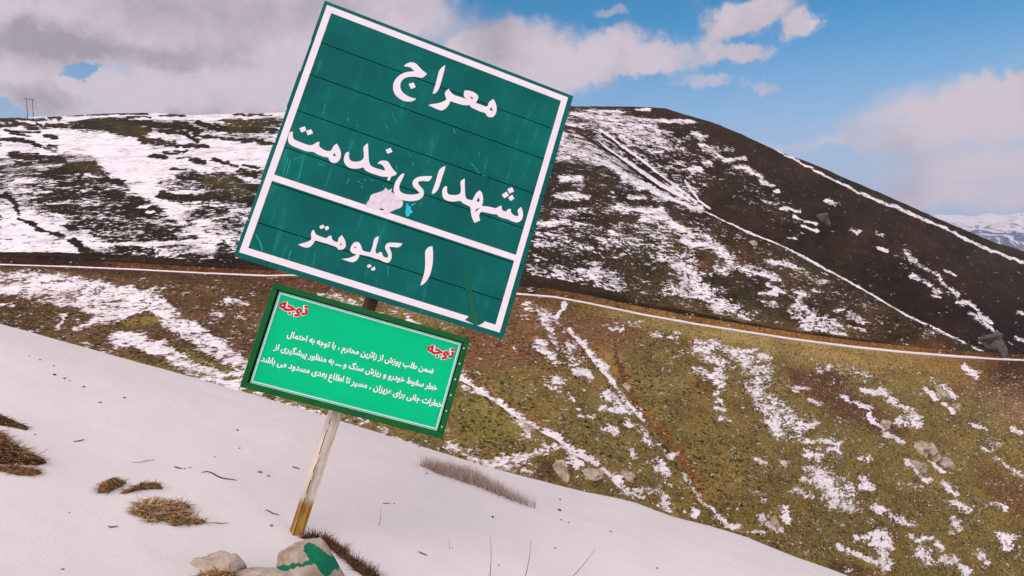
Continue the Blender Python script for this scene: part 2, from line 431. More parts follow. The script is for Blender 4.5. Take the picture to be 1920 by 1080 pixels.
G([(340, 378), (480, 385), (470, 440), (430, 440)], 0.42, 8)
G([(190, 466), (425, 455), (445, 484), (500, 500), (180, 490)], 0.32, 6)
S([(180, 462), (300, 456), (400, 449)], 3, 1.0)
S([(298, 470), (325, 480)], 6, 0.7); S([(345, 462), (400, 470)], 8, 0.6)
# below the track, left
G([(-300, 512), (60, 512), (150, 518), (215, 530), (270, 543), (284, 560), (230, 588), (180, 606), (150, 582), (100, 572), (40, 562), (-300, 548)], 0.66, 9)
G([(-300, 556), (0, 553), (60, 562), (110, 582), (125, 612), (260, 640), (200, 680), (-300, 620)], 0.2, 9)
S([(165, 607), (230, 590), (292, 560)], 6, 0.92)
S([(108, 612), (118, 590)], 4, 0.9); S([(135, 613), (155, 611)], 3, 0.8); S([(0, 570), (20, 572)], 3, .6)
G([(292, 540), (520, 530), (520, 660), (400, 610)], 0.17, 8)
G([(230, 600), (300, 588), (300, 606), (240, 608)], 0.1, 5)
S([(285, 562), (340, 610), (400, 650), (452, 690), (475, 712)], 19, 0.70, 9)
S([(215, 630), (300, 650), (360, 690), (430, 716), (475, 735)], 15, 0.66, 8)
S([(395, 540), (440, 545)], 4, 0.6); S([(465, 541), (505, 538)], 6, 0.65); S([(425, 560), (468, 568)], 6, 0.55); S([(395, 591), (415, 590)], 3, 0.6); S([(440, 594), (498, 590)], 3.5, 0.6)
S([(470, 737), (560, 772), (640, 796), (700, 815)], 14, 0.62, 8)
S([(640, 790), (720, 805)], 8, 0.6); E_(505, 740, 14, 10, 0.15); E_(590, 775, 12, 6, 0.15); E_(700, 800, 22, 8, 0.2); E_(760, 825, 30, 8, 0.25)
S([(545, 523), (600, 540), (650, 560)], 12, 0.72, 6)
S([(845, 835), (900, 865), (960, 882)], 9, 0.8); S([(930, 868), (1000, 852), (1042, 838)], 6.5, 0.9)
S([(960, 880), (1010, 892)], 6, 0.7)
# slope hidden behind the boards from this side
G([(560, 560), (860, 575), (850, 700), (640, 740)], 0.22, 20)
many_hidden = [([(600, 560), (660, 620), (740, 690)], 9, 0.75), ([(760, 600), (820, 660), (866, 702)], 8, 0.75), ([(640, 700), (720, 760)], 8, 0.7)]
for p, wd, v_ in many_hidden: S(p, wd, v_)
# below the track, right of the sign
def many(lst):
    for p, wd, v in lst: S(p, wd, v)
many([([(866, 702), (910, 733), (950, 757), (990, 783), (1020, 800), (1050, 815), (1066, 832), (1090, 848), (1115, 860), (1145, 885), (1165, 905)], 4.5, 0.95), ([(870, 724), (902, 736)], 7, 0.75),
      ([(972, 780), (986, 804)], 11, 0.78), ([(1062, 832), (1082, 846)], 9, 0.92), ([(1075, 860), (1088, 876)], 8, 0.92), ([(1160, 900), (1172, 922)], 8, 0.92), ([(1190, 915), (1230, 922)], 4, 0.7),
      ([(1235, 918), (1250, 945)], 6, 0.85), ([(1245, 945), (1253, 955)], 4, 0.8), ([(1282, 960), (1300, 972)], 4, 0.95), ([(1300, 955), (1303, 965)], 3, 0.8),
      ([(980, 566), (1030, 598)], 10, 0.72), ([(1010, 642), (1020, 655)], 9, 0.92), ([(1032, 662), (1038, 680)], 7, 0.85), ([(1026, 612), (1040, 640)], 6, 0.8),
      ([(1040, 592), (1062, 615)], 6, 0.6), ([(1066, 645), (1090, 690)], 13, 0.64), ([(1076, 696), (1100, 697)], 5, 0.92), ([(1102, 702), (1106, 712)], 5, 0.95),
      ([(1065, 610), (1100, 650), (1122, 682), (1150, 712), (1166, 742), (1190, 768), (1206, 782)], 3.6, 0.92), ([(1205, 805), (1218, 832)], 9, 0.8), ([(1125, 675), (1135, 690)], 6, 0.9),
      ([(1138, 740), (1172, 770)], 10, 0.75), ([(1130, 765), (1172, 775)], 4, 0.8), ([(1040, 715), (1055, 718)], 6, 0.9), ([(1030, 728), (1052, 735)], 4.5, 0.7), ([(1065, 740), (1080, 755)], 3.5, 0.85),
      ([(1085, 783), (1112, 783)], 4, 0.85), ([(1135, 803), (1160, 812)], 5, 0.6), ([(1170, 790), (1182, 800)], 5, 0.75), ([(1180, 848), (1192, 860)], 5, 0.8), ([(1240, 868), (1252, 885)], 8, 0.92), ([(1228, 880), (1250, 882)], 6, 0.85),
      ([(1258, 852), (1268, 848)], 5, 0.9), ([(1280, 882), (1290, 895)], 5, 0.95), ([(1248, 908), (1258, 912)], 3.5, 0.8), ([(1300, 910), (1308, 928)], 5, 0.97), ([(1310, 934), (1332, 946)], 4.5, 0.85), ([(1347, 970), (1378, 988)], 5.5, 0.92),
      ([(1150, 605), (1200, 612)], 5, 0.6), ([(1140, 618), (1165, 620)], 3, 0.6), ([(1220, 628), (1238, 632)], 3, 0.8), ([(1258, 634), (1270, 636)], 3, 0.8), ([(1268, 622), (1322, 632)], 4.5, 0.9), ([(1340, 640), (1374, 656)], 9, 0.92),
      ([(1310, 655), (1350, 682)], 13, 0.86), ([(1300, 694), (1340, 706)], 5, 0.95), ([(1346, 702), (1356, 708)], 7, 0.85), ([(1345, 720), (1362, 726)], 6, 0.9), ([(1342, 738), (1350, 750)], 6, 0.88), ([(1340, 766), (1350, 770)], 5, 0.8), ([(1350, 786), (1362, 787)], 3.5, 0.9),
      ([(1382, 650), (1400, 675), (1432, 700), (1416, 732), (1440, 760), (1470, 778), (1492, 796)], 20, 0.66), ([(1404, 652), (1440, 668)], 7, 0.92), ([(1452, 795), (1456, 810)], 12, 1.0), ([(1500, 806), (1530, 800)], 7, 0.75),
      ([(1500, 826), (1536, 828)], 5, 0.92), ([(1548, 830), (1570, 833)], 6, 0.92), ([(1512, 848), (1535, 852)], 9, 0.95), ([(1555, 846), (1576, 848)], 4, 0.92), ([(1415, 862), (1438, 870)], 4, 0.9), ([(1458, 866), (1470, 868)], 5, 0.92), ([(1512, 875), (1540, 880)], 5, 0.7),
      ([(1474, 663), (1488, 664)], 3, 0.9), ([(1495, 664), (1522, 667)], 4, 0.95), ([(1535, 682), (1560, 680), (1600, 690), (1628, 700)], 10, 0.88), ([(1628, 684), (1650, 687)], 6, 0.97), ([(1492, 728), (1514, 731)], 3.5, 0.8), ([(1520, 752), (1536, 758)], 3.5, 0.95), ([(1478, 725), (1500, 745)], 5, 0.6),
      ([(1580, 742), (1625, 765)], 4, 0.7), ([(1628, 776), (1655, 802)], 5, 1.0), ([(1662, 812), (1692, 828)], 6, 1.0), ([(1616, 730), (1658, 734)], 5, 0.9), ([(1655, 725), (1665, 735)], 6, 0.8), ([(1664, 745), (1688, 756)], 7, 0.95), ([(1690, 786), (1725, 788)], 9, 0.85), ([(1700, 765), (1720, 780)], 6, 0.65),
      ([(1735, 730), (1758, 750)], 4, 1.0), ([(1752, 714), (1778, 728)], 8, 0.9), ([(1778, 733), (1790, 742)], 5, 0.9), ([(1768, 755), (1790, 772)], 4, 1.0), ([(1809, 688), (1832, 704)], 6, 1.0), ([(1893, 688), (1912, 698), (1935, 712)], 6, 0.95), ([(1716, 690), (1742, 700)], 4, 0.95), ([(1672, 682), (1690, 686)], 4, 0.9),
      ([(1700, 867), (1722, 880)], 7, 0.9), ([(1742, 864), (1768, 880)], 4, 1.0), ([(1730, 893), (1750, 902)], 4, 0.95), ([(1768, 904), (1790, 925)], 5, 1.0), ([(1795, 943), (1816, 955)], 7, 0.97), ([(1780, 938), (1797, 946)], 3, 0.95), ([(1850, 945), (1868, 948), (1890, 958)], 4.5, 0.92),
      ([(1866, 860), (1900, 882), (1916, 890)], 4, 0.92), ([(1850, 822), (1872, 832)], 7, 0.75), ([(1898, 800), (1920, 806)], 6, 0.75), ([(1840, 840), (1848, 846)], 4, .8), ([(1610, 855), (1630, 862)], 5, 0.7), ([(1825, 795), (1845, 802)], 4, 0.8), ([(1690, 905), (1722, 912)], 5, 0.5),
      ([(1535, 895), (1560, 920), (1590, 930)], 20, 0.74), ([(1495, 918), (1520, 930)], 5, 0.8), ([(1500, 897), (1518, 902)], 6, 0.9), ([(1560, 942), (1590, 948)], 10, 0.7), ([(1615, 898), (1634, 912)], 6, 0.92), ([(1618, 912), (1640, 916)], 4, 0.95), ([(1632, 952), (1664, 956)], 6, 0.85),
      ([(1425, 978), (1440, 972)], 7, 0.95), ([(1470, 955), (1476, 978)], 7, 0.95), ([(1440, 985), (1466, 996)], 5, 0.95), ([(1415, 998), (1432, 1002)], 4, 0.95), ([(1574, 1023), (1620, 1044), (1662, 1063)], 6, 1.0), ([(1640, 1002), (1660, 998)], 10, 0.92), ([(1645, 1018), (1672, 1020)], 8, 0.95),
      ([(1655, 1030), (1660, 1055)], 10, 0.95), ([(1605, 1004), (1640, 1012)], 3.5, 0.9), ([(1722, 1030), (1745, 1050)], 13, 0.74), ([(1705, 1002), (1722, 1012)], 4, 0.92), ([(1730, 1005), (1746, 1010)], 3.5, 0.92), ([(1755, 1020), (1765, 1030)], 5, 0.9), ([(1880, 1008), (1888, 1025)], 10, 1.0), ([(1895, 1005), (1892, 1020)], 6, .9),
      ([(1770, 1048), (1790, 1052)], 7, 0.9), ([(1835, 1035), (1850, 1052)], 6, 0.85), ([(1800, 1066), (1820, 1085)], 7, 0.95), ([(1785, 970), (1800, 990)], 4, 0.9), ([(1775, 1000), (1800, 992)], 4, 0.7), ([(1670, 968), (1690, 975)], 6, 0.8), ([(1690, 980), (1720, 985)], 4, 0.75)])
# the spur face
G([(1040, 255), (1120, 285), (1140, 312), (1040, 300)], 0.55, 8)
G([(1000, 425), (1335, 425), (1340, 470), (1000, 470)], 0.42, 12)
G([(980, 485), (1130, 490), (1110, 545), (990, 540)], 0.42, 10)
G([(1060, 320), (1160, 315), (1250, 372), (1180, 365), (1090, 360)], 0.12, 10)
G([(1330, 410), (1560, 520), (1640, 570), (1500, 560), (1380, 500)], 0.17, 12)
G([(1130, 540), (1300, 590), (1500, 640), (1480, 640), (1130, 580)], 0.15, 8)
many([([(1050, 335), (1090, 332)], 5, 0.9), ([(1078, 345), (1090, 348)], 7, 0.75), ([(1048, 367), (1086, 368)], 6, 0.97), ([(1094, 368), (1105, 370)], 4, 0.9), ([(1180, 369), (1210, 370)], 3.2, 0.97), ([(1228, 373), (1250, 377)], 3, 0.95),
      ([(1162, 388), (1200, 392), (1238, 394)], 6.5, 0.95), ([(1205, 410), (1245, 406), (1260, 418)], 8, 0.9), ([(1262, 420), (1292, 432)], 5, 1.0), ([(1280, 449), (1300, 459), (1332, 459)], 3.6, 1.0), ([(1010, 418), (1066, 421)], 4.5, 0.97), ([(1080, 422), (1108, 423)], 3, 0.9),
      ([(1040, 400), (1110, 395)], 8, 0.45), ([(1120, 385), (1150, 392)], 6, 0.5), ([(1225, 482), (1300, 488)], 8, 0.6), ([(1265, 500), (1310, 516)], 11, 0.74), ([(1285, 530), (1332, 546)], 11, 0.76), ([(1250, 540), (1330, 558), (1362, 580)], 9, 0.72), ([(1330, 572), (1395, 602)], 10, 0.68),
      ([(1118, 512), (1150, 530), (1165, 540)], 13, 0.78), ([(1130, 550), (1170, 558)], 6, 0.62), ([(1338, 462), (1368, 492)], 11, 0.84), ([(1345, 500), (1362, 512)], 7, .7), ([(1380, 502), (1432, 514), (1460, 524)], 5, 0.78), ([(1438, 490), (1478, 495), (1508, 512)], 5, 0.72),
      ([(1428, 549), (1454, 551)], 3.5, 0.9), ([(1430, 565), (1452, 571)], 5, 0.85), ([(1440, 536), (1470, 548)], 4, 0.75), ([(1338, 550), (1370, 578), (1400, 600)], 13, 0.76), ([(1488, 549), (1505, 551)], 4, 0.9), ([(1490, 580), (1560, 610), (1582, 632)], 14, 0.52), ([(1508, 608), (1556, 626)], 8, 0.88),
      ([(1515, 523), (1545, 530)], 4, 0.6), ([(1525, 545), (1540, 547)], 2.5, 0.9), ([(1560, 583), (1580, 581)], 3, 0.8), ([(1590, 588), (1622, 602)], 5, 0.6), ([(1585, 612), (1615, 618)], 4, 0.6), ([(1500, 562), (1505, 572)], 5, 0.6)])
S([(1040, 248), (1110, 288), (1150, 312), (1180, 336), (1230, 357), (1285, 380), (1315, 393)], 7, 1.0)
_sp = [(1310, 391), (1400, 434), (1470, 462), (1560, 511), (1640, 556), (1700, 590), (1760, 618), (1830, 652), (1865, 667)]
wx_s, wy_s = wx, wy; wx, wy = PX, PY
S(_sp, 1.5, 0.93, 1.0)
for q in ((1740, 608), (1790, 636), (1812, 645)): S([q, (q[0] + 8, q[1] + 4)], 3, 0.2)
wx, wy = wx_s, wy_s
# the hill behind the spur
G([(1060, 200), (1160, 200), (1300, 260), (1370, 330), (1300, 372), (1240, 345), (1060, 235)], 0.36, 10)
G([(1060, 212), (1140, 250), (1260, 345), (1310, 388), (1240, 358), (1060, 262)], 0.46, 6)
G([(1110, 226), (1230, 230), (1250, 268), (1180, 268)], 0.60, 8)
G([(1280, 240), (1360, 270), (1440, 340), (1530, 420), (1480, 440), (1380, 380), (1320, 340)], 0.12, 18)
G([(1640, 440), (1740, 490), (1830, 580), (1780, 570), (1680, 500)], 0.12, 14)
many([([(1108, 207), (1160, 210)], 4, 0.9), ([(1190, 204), (1214, 206)], 3, 0.95), ([(1075, 214), (1160, 222), (1230, 226), (1300, 229)], 3.5, 0.93), ([(1180, 205), (1090, 203)], 1.5, 0.1),
      ([(1300, 250), (1320, 258)], 4, 0.9), ([(1318, 275), (1340, 280)], 5, 0.85), ([(1292, 316), (1316, 318)], 4, 0.95), ([(1270, 306), (1280, 308)], 3, 0.9), ([(1228, 282), (1258, 278)], 5, 0.6), ([(1320, 305), (1335, 308)], 4, 0.9),
      ([(1358, 300), (1395, 296)], 3, 0.97), ([(1374, 313), (1400, 312)], 3, 0.9), ([(1400, 318), (1430, 332)], 5, 1.0), ([(1424, 340), (1450, 346)], 3.5, 1.0), ([(1453, 356), (1460, 359)], 2.5, 1.0), ([(1340, 288), (1350, 292)], 4, 0.9), ([(1362, 280), (1374, 280)], 2.5, 0.9),
      ([(1465, 392), (1498, 395)], 2.8, 1.0), ([(1488, 406), (1530, 420)], 3.2, 1.0), ([(1504, 425), (1534, 433)], 3, 1.0), ([(1550, 376), (1566, 382)], 4.5, 1.0), ([(1594, 430), (1610, 435)], 2.8, 0.9), ([(1476, 445), (1494, 448)], 2, 1.0), ([(1430, 378), (1455, 384)], 3, 0.6),
      ([(1645, 438), (1656, 440)], 3, 0.9), ([(1648, 465), (1662, 470)], 3.2, 0.97), ([(1695, 470), (1730, 498)], 4, 0.6), ([(1705, 485), (1720, 490)], 3, 0.8), ([(1738, 505), (1765, 520)], 3.5, 0.8), ([(1773, 506), (1788, 516)], 3, 0.85), ([(1708, 517), (1745, 532)], 3.5, 0.85),
      ([(1768, 530), (1795, 550)], 4, 0.8), ([(1752, 543), (1760, 547)], 4, 0.97), ([(1752, 553), (1762, 558)], 2.5, 0.9), ([(1792, 567), (1815, 567), (1834, 579)], 3.5, 1.0), ([(1834, 588), (1860, 606)], 3.5, 0.97), ([(1830, 594), (1870, 626)], 3, 0.92), ([(1818, 586), (1826, 590)], 2.5, 0.9),
      ([(1910, 584), (1920, 588)], 3, 1.0), ([(1903, 632), (1925, 643)], 2.5, 0.95), ([(1834, 634), (1840, 643)], 2.5, 0.95), ([(1440, 395), (1475, 410)], 4, .3)])
wx, wy = PX, PY
for p in ([(1060, 236), (1116, 252)], [(1080, 246), (1160, 298), (1245, 357)], [(1128, 250), (1182, 290), (1262, 347)], [(1150, 290), (1210, 332), (1270, 367)], [(1105, 262), (1165, 296)], [(1170, 290), (1240, 338)]):
    S(p, 2.6, 0.05, 1.4)
for p in ([(1125, 242), (1200, 297), (1262, 345), (1305, 378)], [(1180, 305), (1240, 345), (1290, 374)], [(1130, 272), (1172, 302), (1228, 340), (1275, 368)], [(1285, 340), (1310, 375), (1330, 390)]):
    S(p, 2.0, 1.0, 1.2)
wx, wy = PX + 5 * fbm(PX / 8, PY / 6, 3, 91), PY + 7 * fbm(PX / 11, PY / 9, 3, 92)
S([(1432, 268), (1480, 293), (1545, 328)], 1.6, 1.0, 1.2)
S([(1470, 288), (1545, 328), (1620, 364)], 2.3, 0.85, 1.5)
S([(1620, 364), (1640, 374), (1690, 393), (1740, 414), (1800, 441), (1850, 466), (1885, 480), (1925, 493), (2100, 560)], 3.0, 0.85, 2)
wx, wy = wx_s, wy_s
D[(HK >= 2.0) & (HK < 3.0)] = 1.0                      # the track itself holds snow
D[(HK >= 3.0) & (HK <= 4.03)] = 0.0
emb = np.exp(-(np.maximum(0, 2 - HK) / np.interp(PX, [0, 500, 1000, 1300, 1850], [0.06, 0.16, 0.06, 0.095, 0.15])) ** 4) * (HK < 2)
D = D * (1 - emb)
for p, wd in (([(1809, 688), (1832, 704)], 6), ([(1060, 566), (1040, 590)], 3)): S(p, wd, 1.0)

# two straight gullies running down to the right: cut into the ground, snow along the bed, bare earth on the lip
GUL1 = [(866, 702), (910, 733), (950, 757), (990, 783), (1020, 800), (1050, 815), (1066, 832), (1090, 848), (1115, 860), (1145, 885), (1165, 905), (1200, 925), (1250, 948)]
GUL2 = [(1040, 585), (1065, 610), (1100, 650), (1122, 682), (1150, 712), (1166, 742), (1190, 768), (1206, 782), (1225, 815), (1255, 850), (1290, 895), (1320, 935), (1380, 990)]
GUL3 = [(1130, 655), (1165, 690), (1195, 755), (1240, 805), (1275, 850), (1305, 900)]
wx_s, wy_s = wx, wy
wx, wy = PX + 5 * fbm(PX / 14, PY / 11, 3, 95), PY + 5 * fbm(PX / 13, PY / 12, 3, 96)
for gl, dp, ww in ((GUL1, 1.0, 9), (GUL2, 0.8, 7), (GUL3, 0.9, 7)):
    mk = (HK < 1.97) & (PX > 830) & (PX < 1420)
    HZ2[mk] -= dp * np.exp(-(seg_dist(gl, wx[mk], wy[mk]) / ww) ** 2)
S(GUL1[:11], 3.2, 0.80, 1.6); S(GUL2[1:8], 2.6, 0.80, 1.4); S(GUL1[10:], 2.2, 0.55, 1.4); S(GUL2[8:], 2.2, 0.52, 1.4)
wx, wy = wx_s, wy_s
# ground colours between the snow
SOIL = np.empty(PX.shape + (3,)); SOIL[:] = (0.165, 0.125, 0.036)
OLIVE, YEL, BRN, DBRN, DARK, ORNG = (0.185, 0.148, 0.036), (0.35, 0.245, 0.058), (0.135, 0.070, 0.028), (0.068, 0.042, 0.025), (0.024, 0.018, 0.008), (0.26, 0.115, 0.035)
SOIL[up] = (0.036, 0.026, 0.016)
_k = 1 - sstep(620, 1000, wx[up])
SOIL[up] = SOIL[up] * (1 - _k[:, None]) + np.array(DARK) * _k[:, None]
def C(pts, c, soft=25): G(pts, c, soft, SOIL)
def CS(pts, wd, c, soft): S(pts, wd, c, soft, SOIL)
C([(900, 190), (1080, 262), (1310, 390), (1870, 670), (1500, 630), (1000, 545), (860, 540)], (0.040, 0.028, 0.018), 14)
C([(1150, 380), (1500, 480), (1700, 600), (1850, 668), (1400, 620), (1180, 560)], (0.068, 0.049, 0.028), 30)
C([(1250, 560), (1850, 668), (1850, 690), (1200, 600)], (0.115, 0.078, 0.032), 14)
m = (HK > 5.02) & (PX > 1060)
SOIL[m] = (0.035, 0.023, 0.015)  # back hill's dimness under grazing sun is put into its ground colour
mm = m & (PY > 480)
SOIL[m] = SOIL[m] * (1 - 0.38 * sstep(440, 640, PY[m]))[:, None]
for p, c in (([(140, 306), (190, 318)], (0.07, 0.05, 0.02)), ([(390, 335), (450, 355)], (0.065, 0.05, 0.02)), ([(200, 235), (270, 250)], (0.045, 0.04, 0.012)), ([(430, 228), (520, 232)], (0.05, 0.045, 0.012))): CS(p, 12, c, 8)
C([(-300, 500), (0, 505), (300, 520), (540, 520), (620, 640), (480, 700), (300, 690), (0, 620), (-300, 600)], (0.105, 0.060, 0.026), 25)
CS([(0, 640), (200, 670), (420, 735)], 18, (0.17, 0.12, 0.035), 14)
C([(232, 598), (300, 588), (300, 606), (240, 610)], (0.20, 0.165, 0.03), 6)
CS([(320, 660), (370, 680), (500, 745)], 12, (0.15, 0.125, 0.03), 9)
C([(860, 560), (1250, 590), (1180, 650), (1020, 680), (860, 700)], (0.155, 0.085, 0.035), 25)
C([(860, 740), (960, 760), (980, 830), (860, 840)], (0.16, 0.145, 0.035), 20)
C([(1480, 690), (1560, 690), (1640, 760), (1700, 810), (1680, 830), (1560, 770), (1480, 730)], (0.115, 0.058, 0.026), 14)
C([(1250, 900), (1500, 950), (1450, 1010), (1300, 960)], (0.165, 0.118, 0.03), 25)
C([(1560, 1040), (1650, 1075), (1560, 1080)], (0.10, 0.055, 0.025), 12)
C([(1840, 880), (1950, 890), (1950, 1000), (1860, 940)], (0.15, 0.085, 0.03), 25)
C([(1020, 860), (1060, 870), (1040, 905), (1000, 895)], (0.10, 0.055, 0.025), 9)
C([(1840, 700), (1950, 700), (1950, 800), (1850, 770)], (0.19, 0.12, 0.05), 20)
CS([(1125, 655), (1150, 680), (1168, 700)], 7, (0.30, 0.15, 0.04), 4)
CS([(1170, 700), (1195, 760), (1240, 805), (1275, 850), (1300, 890), (1318, 925)], 7, (0.18, 0.085, 0.025), 5)
CS([(1150, 650), (1165, 690)], 3, (0.10, 0.04, 0.015), 2)
CS([(1220, 805), (1250, 840), (1290, 895)], 3, (0.05, 0.05, 0.012), 2)
hv = np.where(HK > 4, 1.0, 0.30)
SOIL = SOIL * (1 + np.clip(hv * (1.3 * fbm(PX / 70 + PY / 90, PY / 45, 4, 61) + 0.9 * fbm(PX / 16, PY / 10, 3, 62)), -0.5, 0.9))[..., None]
hue = np.clip(hv * 2.2 * fbm(PX / 50, PY / 60, 3, 63), -0.5, 0.5)[..., None]
SOIL = SOIL * (1 + hue * np.array([0.35, -0.15, -0.3]))
S([(x + 5, y - 5) for x, y in GUL1], 3, (0.20, 0.115, 0.045), 2.5, SOIL)
SOIL = np.where((lowr[..., None]), SOIL * np.array([1.40, 1.30, 1.36]), SOIL * np.array([0.92, 0.77, 0.55]))
ec = np.stack([np.interp(PX, [0, 300, 540, 1000, 1080, 1180, 1400, 1700, 1810, 1880], v) for v in ([0.07, 0.09, 0.12, 0.15, 0.20, 0.33, 0.40, 0.37, 0.30, 0.08], [0.036, 0.046, 0.055, 0.066, 0.115, 0.235, 0.285, 0.24, 0.165, 0.035], [0.02, 0.022, 0.025, 0.026, 0.03, 0.065, 0.095, 0.075, 0.05, 0.015])], -1)
SOIL = SOIL * (1 - emb[..., None]) + ec * emb[..., None]
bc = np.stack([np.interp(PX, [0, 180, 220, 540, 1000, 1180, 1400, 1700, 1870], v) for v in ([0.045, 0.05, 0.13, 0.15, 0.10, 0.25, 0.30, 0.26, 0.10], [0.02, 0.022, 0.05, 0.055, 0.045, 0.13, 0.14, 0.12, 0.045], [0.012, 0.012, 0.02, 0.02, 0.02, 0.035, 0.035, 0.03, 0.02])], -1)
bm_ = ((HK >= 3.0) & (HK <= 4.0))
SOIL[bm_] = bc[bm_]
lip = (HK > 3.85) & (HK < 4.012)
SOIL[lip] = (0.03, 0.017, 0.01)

m_hill = bpy.data.materials.new("hillside"); m_hill.use_nodes = True
t = NT(m_hill.node_tree)
tc = t.n('ShaderNodeTexCoord').outputs['Object']
gr = t.n('ShaderNodeAttribute', attribute_name='grain').outputs['Fac']
tg = t.vmath('MULTIPLY', tc, t.n('ShaderNodeCombineXYZ', ins={0: gr, 1: gr, 2: gr}).outputs[0])
st = t.vmath('MULTIPLY', tg, (0.22, 0.20, 0.75))
st2 = t.vmath('MULTIPLY', tg, (0.75, 0.75, 2.3))
nA = t.noise(st, 1.0, 6.0, 0.6, 0.3).outputs[0]
nB = t.noise(st2, 1.0, 5.0, 0.68, 0.2).outputs[0]
nC = t.noise(t.vmath('MULTIPLY', tg, (2.0, 2.0, 4.5)), 1.0, 3.0, 0.6).outputs[0]
att = t.n('ShaderNodeAttribute', attribute_name='snow').outputs['Fac']
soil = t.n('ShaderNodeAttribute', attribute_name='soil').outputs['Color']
v = t.math('MULTIPLY_ADD', t.math('SUBTRACT', nA, 0.5), 1.8, att)
v = t.math('MULTIPLY_ADD', t.math('SUBTRACT', nB, 0.5), 2.2, v)
v = t.math('MULTIPLY_ADD', t.math('SUBTRACT', nC, 0.5), 1.0, v)
fac = t.mr(v, 0.41, 0.59)
v1 = t.noise(t.vmath('MULTIPLY', tc, (0.10, 0.10, 0.22)), 1.0, 5.0, 0.6).outputs[0]
v2 = t.noise(t.vmath('MULTIPLY', tg, (1.1, 1.1, 1.8)), 1.0, 5.0, 0.7).outputs[0]
v3 = t.noise(t.vmath('MULTIPLY', tc, (0.5, 0.5, 1.3)), 1.3, 3.0, 0.6).outputs[0]
f1 = t.mr(v1, 0.3, 0.7, 0.72, 1.28, False)
f2 = t.mr(v2, 0.25, 0.75, 0.35, 1.65, False)
ff = t.math('MULTIPLY', f1, f2)
veg = t.mix(1.0, soil, t.n('ShaderNodeCombineXYZ', ins={0: ff, 1: ff, 2: ff}).outputs[0], 'MULTIPLY')
veg = t.mix(t.math('MULTIPLY', t.mr(v3, 0.56, 0.68), 0.55), veg, t.mix(1.0, veg, (0.75, 0.48, 0.42), 'MULTIPLY'))
spots = t.mr(t.noise(t.vmath('MULTIPLY', tc, (1.1, 1.1, 2.4)), 1.0, 2.0, 0.5).outputs[0], 0.585, 0.64)
veg = t.mix(t.math('MULTIPLY', spots, 0.75), veg, t.mix(1.0, veg, (0.20, 0.22, 0.24), 'MULTIPLY'))
stones = t.mr(t.noise(t.vmath('MULTIPLY', tc, (0.9, 0.9, 2.0)), 1.4, 2.0, 0.5).outputs[0], 0.66, 0.70)
lowsoil = t.math('MULTIPLY', stones, t.mr(t.n('ShaderNodeSeparateColor', ins={0: soil}).outputs[0], 0.06, 0.12))
veg = t.mix(t.math('MULTIPLY', lowsoil, 0.8), veg, (0.62, 0.47, 0.40))
snowc = t.mix(t.mr(nB, 0.3, 0.7), (0.70, 0.64, 0.66), (0.87, 0.80, 0.815))
thin = t.math('MULTIPLY', t.mr(t.math('ADD', v1, t.math('MULTIPLY', nC, 0.6)), 0.70, 1.0), t.mr(v, 1.35, 0.6))     # snow thin enough for the ground to tint it
snowc = t.mix(t.math('MULTIPLY', thin, 0.45), snowc, veg)
base = t.mix(fac, veg, snowc)
hgt = t.math('ADD', t.math('MULTIPLY', fac, 0.35), t.math('MULTIPLY', v2, t.math('SUBTRACT', 1.3, fac)))
bp = t.n('ShaderNodeBump', ins={'Strength': 0.9, 'Distance': 1.0, 'Height': hgt})
b = t.n('ShaderNodeBsdfPrincipled', ins={'Base Color': base, 'Roughness': 0.9, 'Specular IOR Level': 0.1, 'Normal': bp.outputs[0]})
t.n('ShaderNodeOutputMaterial', ins={0: b.outputs[0]})

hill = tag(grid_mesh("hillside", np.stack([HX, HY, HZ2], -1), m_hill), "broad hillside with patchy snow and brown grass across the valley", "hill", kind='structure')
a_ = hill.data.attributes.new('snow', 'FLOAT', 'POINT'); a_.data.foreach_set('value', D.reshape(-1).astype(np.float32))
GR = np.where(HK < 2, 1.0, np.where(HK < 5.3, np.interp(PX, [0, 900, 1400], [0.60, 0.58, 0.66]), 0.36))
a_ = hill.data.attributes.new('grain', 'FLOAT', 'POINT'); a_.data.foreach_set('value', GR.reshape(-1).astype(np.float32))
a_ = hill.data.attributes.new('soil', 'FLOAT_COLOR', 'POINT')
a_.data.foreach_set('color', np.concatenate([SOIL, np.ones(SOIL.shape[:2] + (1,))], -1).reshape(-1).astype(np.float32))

HE = HZ2 / HY
def hill_hit(x, y):
    t_, e = te(x, y)
    c = int(np.clip(round((t_ - tx[0]) / (tx[1] - tx[0])), 0, NC - 1))
    col_ = HE[16:, c]
    i = np.argmax(col_ >= e) + 16
    return np.array([HX[i, c], HY[i, c], HZ2[i, c]])

# snow-covered track on the bench
m_track = simple_mat("track_snow", (0.78, 0.71, 0.70), 0.8, 0.05, 0.5)
edge = 0.35 * fbm(pxc / 30, pxc * 0, 3, 77)
okc = (pxc > -700) & (pxc < 1885)
idx = np.where(okc)[0]
taper = np.clip((1885 - pxc[idx]) / 60, 0.15, 1)
wn = np.interp(pxc[idx], [0, 1000, 1500, 1600, 1700, 1850], [2.0, 2.6, 2.6, 3.4, 2.8, 3.4]) * taper
rowsP = []
for j, s in enumerate((0, 0.0, 0.5, 1, 1)):
    Yt = Yroad[idx] + 0.2 + edge[idx] + s * wn
    zt = zr[idx] + (0.05 if j in (0, 4) else 0.28) + 0.12 * fbm(pxc[idx] / 9, pxc[idx] * 0 + j, 3, 5)
    rowsP.append(np.stack([tx[idx] * Yt, Yt, zt], -1))
track = tag(grid_mesh("track", np.stack(rowsP), m_track), "narrow snow covered track cut across the hillside", "track", kind='structure')
